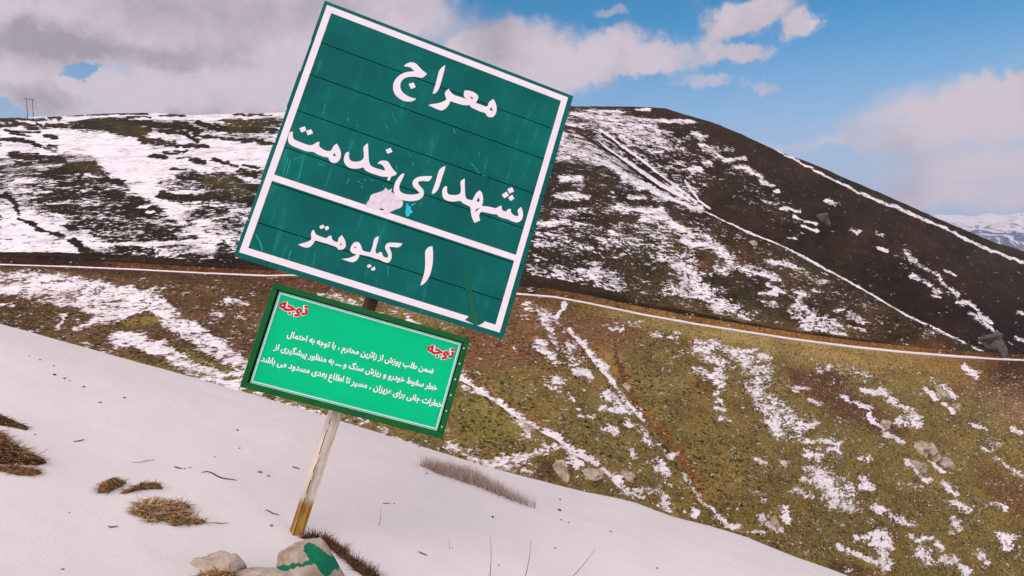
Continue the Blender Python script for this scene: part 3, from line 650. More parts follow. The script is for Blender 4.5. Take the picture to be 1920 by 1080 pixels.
# ------------------------------------------------------------------ far ground and mountains
m_valley = simple_mat("valley_ground", (0.20, 0.17, 0.11), 0.95, 0.3, 0.01)
vv = [(-11800, -140, -130), (11800, -140, -130), (11800, 13300, -130), (-11800, 13300, -130)]
tag(mesh_obj("valley_floor", vv, [(0, 1, 2, 3)], m_valley), "far valley floor beyond the hill", "ground", kind='structure')

m_mtn = bpy.data.materials.new("mountain_snow_and_rock"); m_mtn.use_nodes = True
t = NT(m_mtn.node_tree)
tc = t.n('ShaderNodeTexCoord').outputs['Object']
na = t.noise(t.vmath('MULTIPLY', tc, (0.013, 0.004, 0.006)), 1.0, 7.0, 0.68, 1.2).outputs[0]
sepn = t.n('ShaderNodeSeparateXYZ', ins={0: tc})
hh = t.mr(sepn.outputs[2], 0, 480, -0.15, 0.10, False)
fm = t.mr(t.math('ADD', na, hh), 0.42, 0.54)
b = t.n('ShaderNodeBsdfPrincipled', ins={'Base Color': t.mix(fm, (0.10, 0.11, 0.19), (0.56, 0.54, 0.60)), 'Roughness': 0.9, 'Specular IOR Level': 0.1})
t.n('ShaderNodeOutputMaterial', ins={0: b.outputs[0]})
def mountain(name, prof, Y, depth, label, seed):
    a = np.array([te(*p) for p in prof])
    tt = np.linspace(a[0, 0], a[-1, 0], 300)
    e = np.interp(tt, a[:, 0], a[:, 1])
    top = e * Y + Y * 0.004 * fbm(tt * 60, tt * 0, 5, seed)
    rows = []
    for s in np.linspace(0, 1, 90):
        Yk = Y - depth * (1 - s)
        rdg = fbm(tt * 45 + 3 * s, tt * 0 + s * 2.2, 5, seed + 3)
        zz = -130 + (top + 130) * (s ** 1.15) + 330 * rdg * np.sin(np.pi * s) * 0.9
        rows.append(np.stack([tt * Y, np.full_like(tt, Yk), zz], -1))
    for s in (0.3, 1.0):
        rows.append(np.stack([tt * Y, np.full_like(tt, Y + depth * s), -130 + (top + 130) * (1 - s)], -1))
    return tag(grid_mesh(name, np.stack(rows), m_mtn, True), label, "mountain", kind='structure')
# thin air between here and the far range
bm = bmesh.new(); box(bm, -12000, 12000, -150, 13500, -131, 1500)
m_haze = bpy.data.materials.new("haze"); m_haze.use_nodes = True
t = NT(m_haze.node_tree)
pvn = t.n('ShaderNodeVolumePrincipled', ins={'Color': (0.80, 0.84, 1.0, 1), 'Density': 0.00003, 'Anisotropy': 0.2})
t.n('ShaderNodeOutputMaterial', ins={'Volume': pvn.outputs[0]})
tag(bm_obj("haze", bm, m_haze), "thin bluish haze in the far valley air", "haze", kind='stuff')
mountain("mountains", [(1000, 480), (1500, 440), (1650, 418), (1735, 404), (1760, 403), (1800, 402), (1830, 406), (1850, 399), (1885, 403), (1930, 398), (2050, 380), (2200, 420), (2350, 440)], 9500, 2600, "distant pale snowy mountain range on the horizon", 3)
mountain("mountains", [(1700, 480), (1790, 440), (1822, 432), (1850, 425), (1885, 415), (1920, 405), (2000, 372), (2150, 400), (2350, 440)], 7000, 2000, "nearer snowy mountain with blue rocky flank on the horizon", 8)

# ------------------------------------------------------------------ the sign
m_board = bpy.data.materials.new("green_board_paint"); m_board.use_nodes = True
t = NT(m_board.node_tree)
tc = t.n('ShaderNodeTexCoord').outputs['Object']
n1 = t.noise(tc, 2.2, 6.0, 0.65).outputs[0]
ns = t.noise(t.vmath('MULTIPLY', tc, (22, 1, 2.5)), 1.0, 5.0, 0.7).outputs[0]
nf = t.noise(tc, 60, 4.0, 0.7).outputs[0]
c = t.mix(t.mr(n1, 0.35, 0.7), (0.001, 0.088, 0.078), (0.002, 0.125, 0.107))
c = t.mix(t.math('MULTIPLY', t.mr(t.math('MULTIPLY_ADD', n1, 0.5, ns), 0.80, 1.0), 0.35), c, (0.03, 0.33, 0.28))
c = t.mix(t.math('MULTIPLY', t.mr(nf, 0.66, 0.74), 0.35), c, (0.02, 0.22, 0.19))
b = t.n('ShaderNodeBsdfPrincipled', ins={'Base Color': c, 'Roughness': 0.55, 'Specular IOR Level': 0.08})
t.n('ShaderNodeOutputMaterial', ins={0: b.outputs[0]})
m_white = simple_mat("white_sign_paint", (0.77, 0.68, 0.71), 0.5, 0.05, 8.0)
m_dark = simple_mat("dark_joint_and_shade", (0.003, 0.02, 0.017), 0.8)
m_lime = simple_mat("light_green_panel", (0.002, 0.48, 0.205), 0.6, 0.05, 3.0, spec=0.04)
m_frame = simple_mat("dark_green_frame", (0.004, 0.095, 0.020), 0.45, 0.2, 12.0)
m_red = simple_mat("red_print", (0.55, 0.012, 0.02), 0.5)
m_tear = simple_mat("torn_paper", (0.66, 0.58, 0.61), 0.9, 0.14, 40.0, 0.002, 60)
m_cyan = simple_mat("cyan_scrap", (0.03, 0.45, 0.55), 0.6, 0.5, 120.0)
m_scr = simple_mat("pale_scratch", (0.01, 0.30, 0.25), 0.6, 0.3, 50.0)
m_smear = simple_mat("green_overpaint", (0.006, 0.105, 0.060), 0.5, 0.2, 20.0)
m_back = simple_mat("weathered_metal", (0.25, 0.26, 0.25), 0.6, 0.2, 8.0, metal=0.4)

# pose of the big board: fitted from its four corners
def rotm(wv):
    th = np.linalg.norm(wv); kx = wv / th
    K = np.array([[0, -kx[2], kx[1]], [kx[2], 0, -kx[0]], [-kx[1], kx[0], 0]])
    return np.eye(3) + math.sin(th) * K + (1 - math.cos(th)) * K @ K
BW = BH = 1.5
def fit_board():
    Cn = [(610, 0), (1076, 180), (943, 634), (437, 482)]
    def res(q):
        Rm = rotm(q[3:6]); o = []
        for (sx, sz), c_ in zip(((-1, 1), (1, 1), (1, -1), (-1, -1)), Cn):
            p = q[:3] + Rm @ np.array([sx * q[6] / 2, 0, sz * BH / 2])
            a, b2 = project(p); o += [a - c_[0], b2 - c_[1]]
        return np.array(o)
    q = np.array([-.5, 3.9, .45, 0.01, 0.3, 0.1, 1.5])
    for _ in range(100):
        r = res(q); J = np.stack([(res(q + 1e-5 * np.eye(7)[k_]) - r) / 1e-5 for k_ in range(7)], 1)
        q = q + np.linalg.lstsq(J.T @ J + 1e-7 * np.eye(7), -J.T @ r, rcond=None)[0]
    return q
q = fit_board()
RM = rotm(q[3:6]); T0 = q[:3]; BW = q[6]
def loc(x, y, yoff=0.0):                                # a line of sight meets the board plane: local (x, z)
    d = ray(x, y); n = RM[:, 1]; p0 = T0 + n * yoff
    P_ = d * (p0 @ n) / (d @ n)
    l = RM.T @ (P_ - T0)
    return l[0], l[2]
ZB = 2.08                                               # height of the board's centre over the foot of the post
base = T0 - RM @ np.array([0.005, 0, ZB])
M = Matrix([[*RM[0], base[0]], [*RM[1], base[1]], [*RM[2], base[2]], [0, 0, 0, 1]])
sign = tag(empty("road_sign", None, M), "leaning green road sign with white Persian lettering and a smaller notice below", "road sign")
OX, OZ = 0.005, ZB                                       # board centre in the sign's own frame

def joint_z(p, q_):                                     # plank joint heights from two points along it
    a, b2 = loc(*p), loc(*q_)
    return (a[1] + b2[1]) / 2
c1 = lambda x, y: (420 + x / 1.688, y / 1.688)
joints = [joint_z(c1(*a), c1(*b2)) for a, b2 in (((310, 137), (1045, 408)), ((268, 235), (1020, 505)), ((228, 350), (985, 612)), ((182, 465), (955, 722)), ((140, 580), (925, 830)), ((100, 705), (885, 950)))]
zs = [BH / 2] + joints + [-BH / 2]
bm = bmesh.new()
for i in range(7):
    jit = [0.0, 0.003, -0.002, 0.002, -0.003, 0.002, 0.0][i]
    box(bm, OX - BW / 2 + jit, OX + BW / 2 + jit * 0.5, 0, 0.022, OZ + zs[i + 1] + 0.0022, OZ + zs[i] - 0.0022, 0.0015)
board = bm_obj("planked_board", bm, m_board, sign)
bm = bmesh.new(); box(bm, OX - BW / 2 + 0.01, OX + BW / 2 - 0.01, 0.0225, 0.028, OZ - BH / 2 + 0.01, OZ + BH / 2 - 0.01)
bm_obj("backing_sheet", bm, m_dark, board)
def strip_frame(x0, x1, z0, z1, wd, y, h):
    bm = bmesh.new()
    box(bm, x0, x1, y - h, y, z1 - wd, z1); box(bm, x0, x1, y - h, y, z0, z0 + wd)
    box(bm, x0, x0 + wd, y - h, y, z0 + wd, z1 - wd); box(bm, x1 - wd, x1, y - h, y, z0 + wd, z1 - wd)
    return bm
bm = strip_frame(OX - BW / 2 + 0.019, OX + BW / 2 - 0.029, OZ - BH / 2 + 0.029, OZ + BH / 2 - 0.023, 0.0355, -0.0008, 0.0012)
bm_obj("white_border", bm, m_white, board)
za = loc(*c1(150, 568)); zb = loc(*c1(930, 812))
zm = (za[1] + zb[1]) / 2
bm = bmesh.new(); box(bm, OX - BW / 2 + 0.0545, OX + BW / 2 - 0.0645, -0.002, -0.0008, OZ + zm - 0.0175, OZ + zm + 0.0175)
bm_obj("divider_line", bm, m_white, board)

def smooth_outline(pts, it=2):
    P_ = [np.array(p, float) for p in pts]
    n = len(P_); corner = []
    for i in range(n):
        a = P_[i] - P_[i - 1]; b2 = P_[(i + 1) % n] - P_[i]
        cs = a @ b2 / (np.linalg.norm(a) * np.linalg.norm(b2) + 1e-9)
        corner.append(cs < 0.35)
    for _ in range(it):
        Q, cq = [], []
        m_ = len(P_)
        for i in range(m_):
            p, nx, pv = P_[i], P_[(i + 1) % m_], P_[i - 1]
            if corner[i]: Q.append(p); cq.append(True)
            else:
                Q.append(0.75 * p + 0.25 * pv); cq.append(False)
                Q.append(0.75 * p + 0.25 * nx); cq.append(False)
        P_, corner = Q, cq
    return P_
def filled(name, loops, y, mat, parent, thick=0.0006):  # flat painted shape on the board, loops are local (x,z)
    cu = bpy.data.curves.new(name, 'CURVE'); cu.dimensions = '2D'; cu.fill_mode = 'BOTH'; cu.extrude = thick / 2
    for lp in loops:
        sp = cu.splines.new('POLY'); sp.points.add(len(lp) - 1); sp.use_cyclic_u = True
        for pt, p in zip(sp.points, lp): pt.co = (p[0], p[1], 0, 1)
    o = bpy.data.objects.new(name, cu); COL.objects.link(o)
    bpy.context.view_layer.update()
    me = bpy.data.meshes.new_from_object(o.evaluated_get(bpy.context.evaluated_depsgraph_get()))
    bpy.data.objects.remove(o); bpy.data.curves.remove(cu)
    co = np.empty(len(me.vertices) * 3, np.float32); me.vertices.foreach_get('co', co); co = co.reshape(-1, 3)
    nc = np.stack([co[:, 0] + OX, y - co[:, 2], co[:, 1] + OZ], -1)
    me.vertices.foreach_set('co', nc.reshape(-1)); me.name = name; me.materials.clear(); me.update()
    return link_mesh(name, me, mat, parent)
def word(name, shapes, s, ox, oy, y=-0.0012, mat=None, parent=None, sm=2):
    loops = []
    for sh in shapes:
        big = len(sh) > 5
        pts = smooth_outline(sh, sm) if big else [np.array(p, float) for p in sh]
        loops.append([loc(ox + p[0] / s, oy + p[1] / s) for p in pts])
    return filled(name, loops, y, mat or m_white, parent or board)
word("lettering", [
    [(290, 255), (330, 225), (375, 207), (430, 210), (475, 235), (540, 310), (590, 350), (622, 375), (600, 400), (550, 437), (500, 425), (430, 415), (350, 418), (290, 440), (250, 480), (232, 540), (240, 600), (275, 650), (330, 690), (400, 720), (460, 732), (455, 745), (420, 768), (370, 778), (300, 772), (240, 745), (180, 700), (145, 650), (130, 590), (133, 520), (160, 460), (200, 415), (260, 370), (340, 345), (440, 338), (395, 290), (350, 272), (295, 270)],
    [(355, 520), (430, 500), (457, 570), (390, 592)],
    [(800, 310), (885, 245), (880, 290), (860, 370), (830, 480), (800, 580), (770, 630), (735, 662), (703, 660), (735, 560), (770, 430)],
    [(935, 590), (965, 640), (1010, 680), (1070, 700), (1140, 720), (1205, 748), (1175, 725), (1150, 690), (1155, 650), (1165, 615), (1230, 615), (1300, 640), (1350, 675), (1367, 710), (1350, 760), (1325, 795), (1400, 820), (1480, 855), (1505, 830), (1510, 790), (1545, 760), (1580, 738), (1610, 785), (1632, 860), (1625, 930), (1600, 980), (1560, 1005), (1510, 1000), (1475, 970), (1470, 940), (1400, 925), (1310, 885), (1250, 855), (1240, 825), (1170, 832), (1090, 812), (1020, 790), (960, 768), (940, 820), (900, 870), (860, 897), (820, 907), (750, 880), (690, 850), (640, 828), (680, 812), (760, 805), (850, 780), (905, 745), (890, 705), (877, 660), (895, 620)],
    [(1240, 700), (1290, 720), (1270, 745)], [(1550, 850), (1525, 895), (1578, 918)]], 7.7125, 720, 90)
word("lettering", [
    [(180, 290), (225, 285), (220, 340), (235, 395), (290, 420), (380, 455), (460, 485), (520, 475), (570, 435), (612, 432), (600, 490), (640, 530), (700, 562), (760, 568), (790, 545), (800, 510), (825, 480), (860, 458), (895, 510), (920, 580), (920, 650), (890, 710), (840, 742), (790, 735), (750, 705), (742, 660), (660, 645), (570, 612), (525, 575), (470, 577), (400, 565), (300, 525), (200, 485), (160, 440), (152, 390), (165, 330)],
    [(825, 590), (800, 635), (850, 640)], [(318, 235), (398, 208), (420, 265), (350, 300)], [(415, 275), (490, 250), (517, 310), (440, 338)],
    [(1005, 580), (1040, 578), (1035, 640), (1045, 690), (1080, 715), (1150, 722), (1215, 705), (1250, 670), (1252, 600), (1240, 515), (1270, 480), (1310, 450), (1315, 520), (1318, 620), (1325, 720), (1345, 775), (1400, 805), (1480, 830), (1560, 850), (1545, 800), (1515, 765), (1480, 750), (1450, 750), (1460, 725), (1510, 700), (1570, 703), (1610, 725), (1640, 780), (1680, 840), (1730, 885), (1715, 905), (1690, 925), (1645, 930), (1625, 990), (1590, 990), (1600, 935), (1530, 940), (1430, 910), (1340, 880), (1270, 845), (1245, 800), (1180, 818), (1100, 822), (1030, 805), (985, 765), (960, 710), (965, 650), (985, 600)],
    [(1565, 545), (1640, 520), (1665, 580), (1590, 605)]], 7.7125, 520, 210)
word("lettering", [
    [(235, 302), (260, 312), (240, 360), (205, 430), (190, 480), (200, 530), (240, 560), (300, 572), (370, 575), (430, 562), (450, 550), (420, 520), (375, 480), (357, 440), (365, 400), (400, 365), (450, 345), (530, 338), (610, 340), (600, 365), (565, 410), (500, 400), (440, 405), (428, 430), (450, 460), (490, 500), (507, 540), (500, 590), (470, 625), (420, 648), (350, 658), (270, 652), (190, 630), (140, 590), (120, 530), (125, 470), (150, 400), (190, 345)],
    [(695, 250), (778, 208), (770, 260), (740, 340), (710, 440), (685, 510), (650, 550), (610, 568), (603, 550), (630, 480), (660, 390)],
    [(775, 465), (798, 470), (795, 530), (810, 570), (860, 580), (920, 580), (960, 565), (975, 530), (970, 460), (965, 410), (990, 385), (1022, 370), (1022, 450), (1025, 560), (1035, 620), (1075, 640), (1120, 645), (1140, 600), (1170, 545), (1210, 520), (1240, 545), (1255, 610), (1252, 680), (1235, 715), (1300, 722), (1370, 735), (1420, 750), (1450, 720), (1488, 715), (1490, 765), (1520, 785), (1550, 785), (1570, 755), (1605, 755), (1605, 800), (1640, 835), (1690, 848), (1705, 835), (1690, 790), (1690, 765), (1735, 728), (1758, 790), (1760, 850), (1740, 900), (1690, 930), (1640, 920), (1570, 890), (1545, 878), (1490, 870), (1440, 845), (1435, 825), (1370, 820), (1290, 800), (1240, 790), (1215, 800), (1200, 840), (1217, 900), (1145, 932), (1115, 870), (1098, 800), (1095, 725), (1040, 705), (985, 675), (970, 650), (900, 662), (830, 660), (770, 640), (740, 600), (735, 540), (745, 495)],
    [(1195, 605), (1170, 660), (1200, 668), (1212, 640)], [(1215, 738), (1165, 757), (1155, 800)],
    [(1560, 505), (1620, 478), (1645, 535), (1585, 562)], [(1490, 575), (1550, 535), (1580, 585), (1520, 622)], [(1570, 610), (1625, 575), (1648, 625), (1600, 655)]], 6.75, 720, 280)
word("lettering", [
    [(310, 195), (330, 250), (380, 275), (440, 295), (465, 300), (490, 270), (523, 268), (525, 310), (560, 340), (600, 345), (603, 300), (645, 262), (680, 310), (697, 370), (690, 410), (650, 440), (600, 435), (585, 405), (520, 385), (470, 365), (430, 355), (380, 340), (325, 325), (300, 370), (265, 405), (225, 415), (170, 400), (120, 375), (190, 355), (250, 335), (285, 310), (272, 250), (290, 210)],
    [(635, 350), (622, 380), (648, 385)], [(375, 155), (425, 135), (440, 170), (390, 190)], [(440, 165), (480, 150), (495, 185), (455, 210)],
    [(760, 390), (790, 350), (830, 340), (865, 360), (885, 410), (890, 445), (940, 462), (985, 468), (1010, 420), (1025, 340), (1035, 300), (1088, 272), (1085, 310), (1060, 400), (1045, 450), (1065, 490), (1105, 460), (1130, 470), (1135, 510), (1165, 530), (1195, 530), (1205, 500), (1180, 455), (1158, 405), (1195, 345), (1375, 360), (1340, 415), (1225, 400), (1215, 410), (1240, 460), (1247, 510), (1235, 565), (1200, 598), (1150, 585), (1095, 555), (1050, 545), (1000, 525), (940, 510), (860, 495), (845, 540), (815, 575), (770, 590), (720, 575), (640, 548), (720, 540), (780, 520), (825, 495), (770, 480), (745, 450), (748, 420)],
    [(795, 395), (825, 410), (800, 420)], [(945, 625), (985, 608), (1005, 640), (960, 655)], [(995, 665), (1040, 635), (1050, 680), (1005, 690)],
    [(1645, 445), (1690, 400), (1733, 395), (1742, 470), (1738, 600), (1715, 710), (1680, 790), (1640, 840), (1600, 865), (1587, 862), (1610, 800), (1640, 700), (1648, 600), (1645, 520)]], 6.4, 540, 400)
word("torn_patch", [[(310, 690), (340, 580), (385, 550), (420, 420), (600, 370), (720, 320), (750, 265), (800, 300), (820, 330), (890, 280), (895, 310), (880, 360), (930, 390), (1000, 460), (1130, 550), (1155, 600), (1120, 710), (1000, 750), (880, 800), (830, 850), (740, 870), (690, 840), (710, 740), (640, 730), (550, 765), (400, 720)]], 12, 660, 330, -0.0026, m_tear, None, 1)
word("cyan_scrap", [[(1235, 620), (1265, 620), (1275, 680), (1330, 700), (1320, 740), (1365, 800), (1350, 840), (1290, 850), (1300, 890), (1230, 920), (1190, 810), (1215, 760), (1210, 690)], [(1330, 650), (1440, 600), (1420, 630), (1340, 680)]], 12, 660, 330, -0.0014, m_cyan, None, 0)
word("green_smear", [[(868, 518), (876, 520), (886, 548), (890, 575), (898, 590), (908, 604), (894, 612), (884, 606), (872, 600), (884, 588), (878, 560), (872, 540)]], 1.0, 0, 0, -0.0034, m_smear, None, 1)
# scratches and drips in the green paint
scr = []
def scratch(pts, wpx):
    L, Rr = [], []
    for i, p in enumerate(pts):
        a = np.array(pts[max(0, i - 1)], float); b2 = np.array(pts[min(len(pts) - 1, i + 1)], float)
        d = (b2 - a) / (np.linalg.norm(b2 - a) + 1e-9); nrm = np.array([-d[1], d[0]])
        ww = wpx * (0.35 + 0.65 * random.random()) / 2
        L.append(np.array(p) + nrm * ww); Rr.append(np.array(p) - nrm * ww)
    scr.append(L + Rr[::-1])
for p, ww in (([(735, 210), (738, 220)], 2), ([(740, 222), (743, 231)], 1.6), ([(722, 233), (728, 242)], 1.6), ([(664, 260), (659, 275), (655, 284)], 1.6), ([(668, 234), (673, 238)], 2), ([(766, 286), (770, 295)], 1.6), ([(773, 303), (775, 310)], 1.8),
              ([(900, 283), (897, 293)], 1.8), ([(883, 306), (891, 314), (898, 325)], 1.8), ([(905, 329), (914, 331)], 2), ([(742, 310), (746, 322)], 1.6), ([(803, 320), (802, 327)], 1.8), ([(785, 385), (792, 381)], 2), ([(569, 298), (563, 325), (557, 343)], 1.8),
              ([(545, 300), (536, 330)], 2.5), ([(621, 315), (615, 335), (611, 350)], 1.8), ([(540, 296), (530, 330)], 2), ([(597, 308), (608, 310)], 2), ([(549, 298), (568, 295)], 1.4), ([(655, 333), (650, 345)], 1.8), ([(1030, 256), (1026, 272), (1020, 296)], 1.4),
              ([(616, 25), (611, 60)], 1.2), ([(850, 240), (853, 250)], 2), ([(560, 440), (568, 455)], 1.4), ([(545, 470), (540, 490)], 3), ([(590, 475), (588, 495)], 2), ([(480, 440), (488, 455), (492, 470)], 3), ([(728, 500), (727, 520)], 1.6), ([(610, 195), (606, 215)], 1.4),
              ([(652, 222), (653, 226)], 3), ([(671, 340), (674, 341)], 2.5), ([(683, 337), (686, 338)], 3.5), ([(677, 343), (679, 345)], 3), ([(696, 337), (698, 339)], 3), ([(677, 350), (680, 351)], 3), ([(718, 348), (720, 350)], 2.5)):
    scratch(p, ww)
for s in scr: word("scratch", [list(map(tuple, s))], 1.0, 0, 0, -0.0006, m_scr, None, 0)
# back rails of the big board
bm = bmesh.new()
for z in (OZ + 0.45, OZ - 0.45): box(bm, OX - 0.66, OX + 0.66, 0.0285, 0.052, z - 0.02, z + 0.02, 0.002)
bm_obj("back_rail", bm, m_back, board)

# the notice under it
cl = np.array([loc(513, 531, -0.02), loc(882, 634, -0.02), loc(830, 824, -0.02), loc(449, 724, -0.02)])
cen = cl.mean(0); vx_ = (cl[1] - cl[0] + cl[2] - cl[3]) / 2; NW = np.linalg.norm(vx_); ang = math.atan2(vx_[1], vx_[0])
NH = np.linalg.norm((cl[0] - cl[3] + cl[1] - cl[2]) / 2)
notice = empty("notice_board", (OX + cen[0], 0, OZ + cen[1]))
notice.rotation_euler = (0, -ang, 0); notice.parent = sign
fw = 0.030
bm = strip_frame(-NW / 2, NW / 2, -NH / 2, NH / 2, fw, 0.018, 0.038)
bmesh.ops.bevel(bm, geom=[e for e in bm.edges if e.is_manifold], offset=0.003, segments=1, affect='EDGES')
bm_obj("notice_frame", bm, m_frame, notice)
bm = bmesh.new(); box(bm, -NW / 2 + fw - 0.004, NW / 2 - fw + 0.004, 0.0182, 0.021, -NH / 2 + fw - 0.004, NH / 2 - fw + 0.004)
bm_obj("notice_shade_backing", bm, m_dark, notice)  # near-black sheet stands for the frame lip's shadow around the panel
bm = bmesh.new(); box(bm, -NW / 2 + fw + 0.009, NW / 2 - fw - 0.007, 0.003, 0.0178, -NH / 2 + fw + 0.001, NH / 2 - fw - 0.005)
panel = bm_obj("notice_panel", bm, m_lime, notice)
bm = strip_frame(-NW / 2 + fw + 0.0145, NW / 2 - fw - 0.0135, -NH / 2 + fw + 0.0085, NH / 2 - fw - 0.0115, 0.0062, 0.002, 0.001)
m_pw = simple_mat("pale_print", (0.60, 0.80, 0.76), 0.5)
m_tw = simple_mat("white_print", (0.84, 0.78, 0.80), 0.5)
bm_obj("white_border", bm, m_pw, notice)
bm = strip_frame(-NW / 2 + fw + 0.0095, NW / 2 - fw - 0.0075, -NH / 2 + fw + 0.0015, NH / 2 - fw - 0.0055, 0.0028, 0.002, 0.001)
bm_obj("outer_line", bm, m_pw, notice)
ca, sa = math.cos(ang), math.sin(ang)
def nloc(x, y):
    p = np.array(loc(x, y, 0.0)) - cen
    return np.array([p[0] * ca + p[1] * sa, -p[0] * sa + p[1] * ca])
FORMS = {}
for cp in list(range(0xFB50, 0xFC00)) + list(range(0xFE70, 0xFEFD)):
    dcm = unicodedata.decomposition(chr(cp)).split()
    if len(dcm) == 2 and dcm[0] in ('<isolated>', '<final>', '<initial>', '<medial>'):
        FORMS.setdefault(chr(int(dcm[1], 16)), {})[dcm[0][1:-1]] = chr(cp)
def shape(txt):                                          # joined letter forms, right to left
    out = []
    n = len(txt)
    def dual(ch): return 'initial' in FORMS.get(ch, {})
    def joins(ch): return 'final' in FORMS.get(ch, {})
    i = 0
    for i, ch in enumerate(txt):
        fr = FORMS.get(ch)
        if not fr: out.append(ch); continue
        prev = i > 0 and dual(txt[i - 1]) and joins(ch)
        nxt = i + 1 < n and dual(ch) and joins(txt[i + 1])
        key = 'medial' if prev and nxt else 'final' if prev else 'initial' if nxt else 'isolated'
        out.append(fr.get(key) or fr.get('isolated') or ch)
    return ''.join(out[::-1])
def text_mesh(txt, bold):                                # every outline is filled on its own, since the letter outlines overlap
    cu = bpy.data.curves.new("print", 'FONT'); cu.body = shape(txt)
    o = bpy.data.objects.new("print", cu); COL.objects.link(o)
    bpy.context.view_layer.update()
    dg = bpy.context.evaluated_depsgraph_get()
    cc = o.evaluated_get(dg).to_curve(dg)
    loops = []
    for sp in cc.splines:
        pts = []
        if sp.type == 'BEZIER':
            bp_ = sp.bezier_points
            for i in range(len(bp_)):
                p, n = bp_[i], bp_[(i + 1) % len(bp_)]
                seg = interpolate_bezier(p.co, p.handle_right, n.handle_left, n.co, 5)
                pts += [(v.x, v.y) for v in seg[:-1]]
        else: pts = [(p.co[0], p.co[1]) for p in sp.points]
        q_ = [pts[0]]
        for p in pts[1:]:
            if math.hypot(p[0] - q_[-1][0], p[1] - q_[-1][1]) > 1e-4: q_.append(p)
        if math.hypot(q_[0][0] - q_[-1][0], q_[0][1] - q_[-1][1]) < 1e-4: q_.pop()
        if len(q_) > 2: loops.append(np.array(q_))
    o.evaluated_get(dg).to_curve_clear()
    bpy.data.objects.remove(o); bpy.data.curves.remove(cu)
    cu2 = bpy.data.curves.new('print', 'FONT'); cu2.body = shape(txt); cu2.fill_mode = 'FRONT'; cu2.offset = bold * 0.75
    o = bpy.data.objects.new('print', cu2); COL.objects.link(o); bpy.context.view_layer.update()
    me0 = bpy.data.meshes.new_from_object(o.evaluated_get(bpy.context.evaluated_depsgraph_get()))
    bpy.data.objects.remove(o); bpy.data.curves.remove(cu2)
    area = [0.5 * np.sum(l[:, 0] * np.roll(l[:, 1], -1) - np.roll(l[:, 0], -1) * l[:, 1]) for l in loops]
    main = np.sign(sum(area))
    outs = [i for i in range(len(loops)) if np.sign(area[i]) == main]
    hls = [i for i in range(len(loops)) if np.sign(area[i]) != main]
    V, F_, lvl = [(v.co.x, v.co.y, 7.0) for v in me0.vertices], [tuple(f.vertices) for f in me0.polygons], 0
    for i in outs:
        grp = [loops[i]] + [loops[h] for h in hls if abs(area[h]) < abs(area[i]) and in_poly([tuple(p) for p in loops[i]], loops[h][:, 0], loops[h][:, 1]).mean() > 0.6]
        c2d = bpy.data.curves.new("print", 'CURVE'); c2d.dimensions = '2D'; c2d.fill_mode = 'BOTH'; c2d.offset = bold
        for lp in grp:
            sp = c2d.splines.new('POLY'); sp.points.add(len(lp) - 1); sp.use_cyclic_u = True
            for pt, p in zip(sp.points, lp): pt.co = (p[0], p[1], 0, 1)
        ob = bpy.data.objects.new("print", c2d); COL.objects.link(ob); bpy.context.view_layer.update()
        me = bpy.data.meshes.new_from_object(ob.evaluated_get(bpy.context.evaluated_depsgraph_get()))
        bpy.data.objects.remove(ob); bpy.data.curves.remove(c2d)
        o0_ = len(V); V += [(v.co.x, v.co.y, lvl * 1.0) for v in me.vertices]; F_ += [tuple(o0_ + k_ for k_ in f.vertices) for f in me.polygons]
        bpy.data.meshes.remove(me); lvl = (lvl + 1) % 6
    me = bpy.data.meshes.new("print"); me.from_pydata(V, [], F_); me.update()
    return me, np.array(V, np.float32)
def put_text(name, txt, right, left, zscale, bold, mat, y, parent):
    me, co = text_mesh(txt, bold)
    a, b2 = nloc(*left), nloc(*right)
    x0_, x1_ = co[:, 0].min(), co[:, 0].max()
    s = (np.linalg.norm(b2 - a)) / (x1_ - x0_)
    u = (b2 - a) / np.linalg.norm(b2 - a); vq = np.array([-u[1], u[0]])
    xy = a + np.outer((co[:, 0] - x0_) * s, u) + np.outer(co[:, 1] * s * zscale, vq)
    nc = np.stack([xy[:, 0], y - co[:, 2] * 0.00006, xy[:, 1]], -1).astype(np.float32)
    me.vertices.foreach_set('co', nc.reshape(-1)); me.name = name; me.materials.clear(); me.update()
    return link_mesh(name, me, mat, parent)
BOLD = 0.030
c2 = lambda x, y: (430 + x / 3.085, 500 + y / 3.085)
put_text("notice_text", "ضمن طلب پوزش از زائرین محترم ، با توجه به احتمال", c2(1180, 618), c2(332, 404), 1.12, BOLD, m_tw, 0.0020, panel)
put_text("notice_text", "خطر سقوط خودرو و ریزش سنگ و ـــ به منظور پیشگیری از", c2(1200, 716), c2(256, 476), 1.12, BOLD, m_tw, 0.0020, panel)
put_text("notice_text", "خطرات جانی برای عزیزان ، مسیر تا اطلاع بعدی مسدود می باشد .", c2(1228, 814), c2(160, 540), 1.12, BOLD, m_tw, 0.0020, panel)
for rt, lf in ((c2(1296, 528), c2(1140, 492)), (c2(448, 282), c2(282, 240))):
    put_text("heading_outline", "توجه", rt, lf, 0.95, 0.095, m_tw, 0.0022, panel)
    put_text("heading", "توجه", rt, lf, 0.95, 0.040, m_red, 0.0010, panel)
bm = bmesh.new(); bmesh.ops.create_uvsphere(bm, u_segments=8, v_segments=5, radius=0.0045)
rv = bpy.data.meshes.new("rivet"); bm.to_mesh(rv); bm.free(); rv.materials.append(m_pw)
for k_ in range(6):
    o = bpy.data.objects.new("rivet", rv); COL.objects.link(o); o.parent = notice
    o.location = (NW / 2 - fw * 0.7, -0.0205, NH / 2 - 0.06 - k_ * (NH - 0.12) / 5)

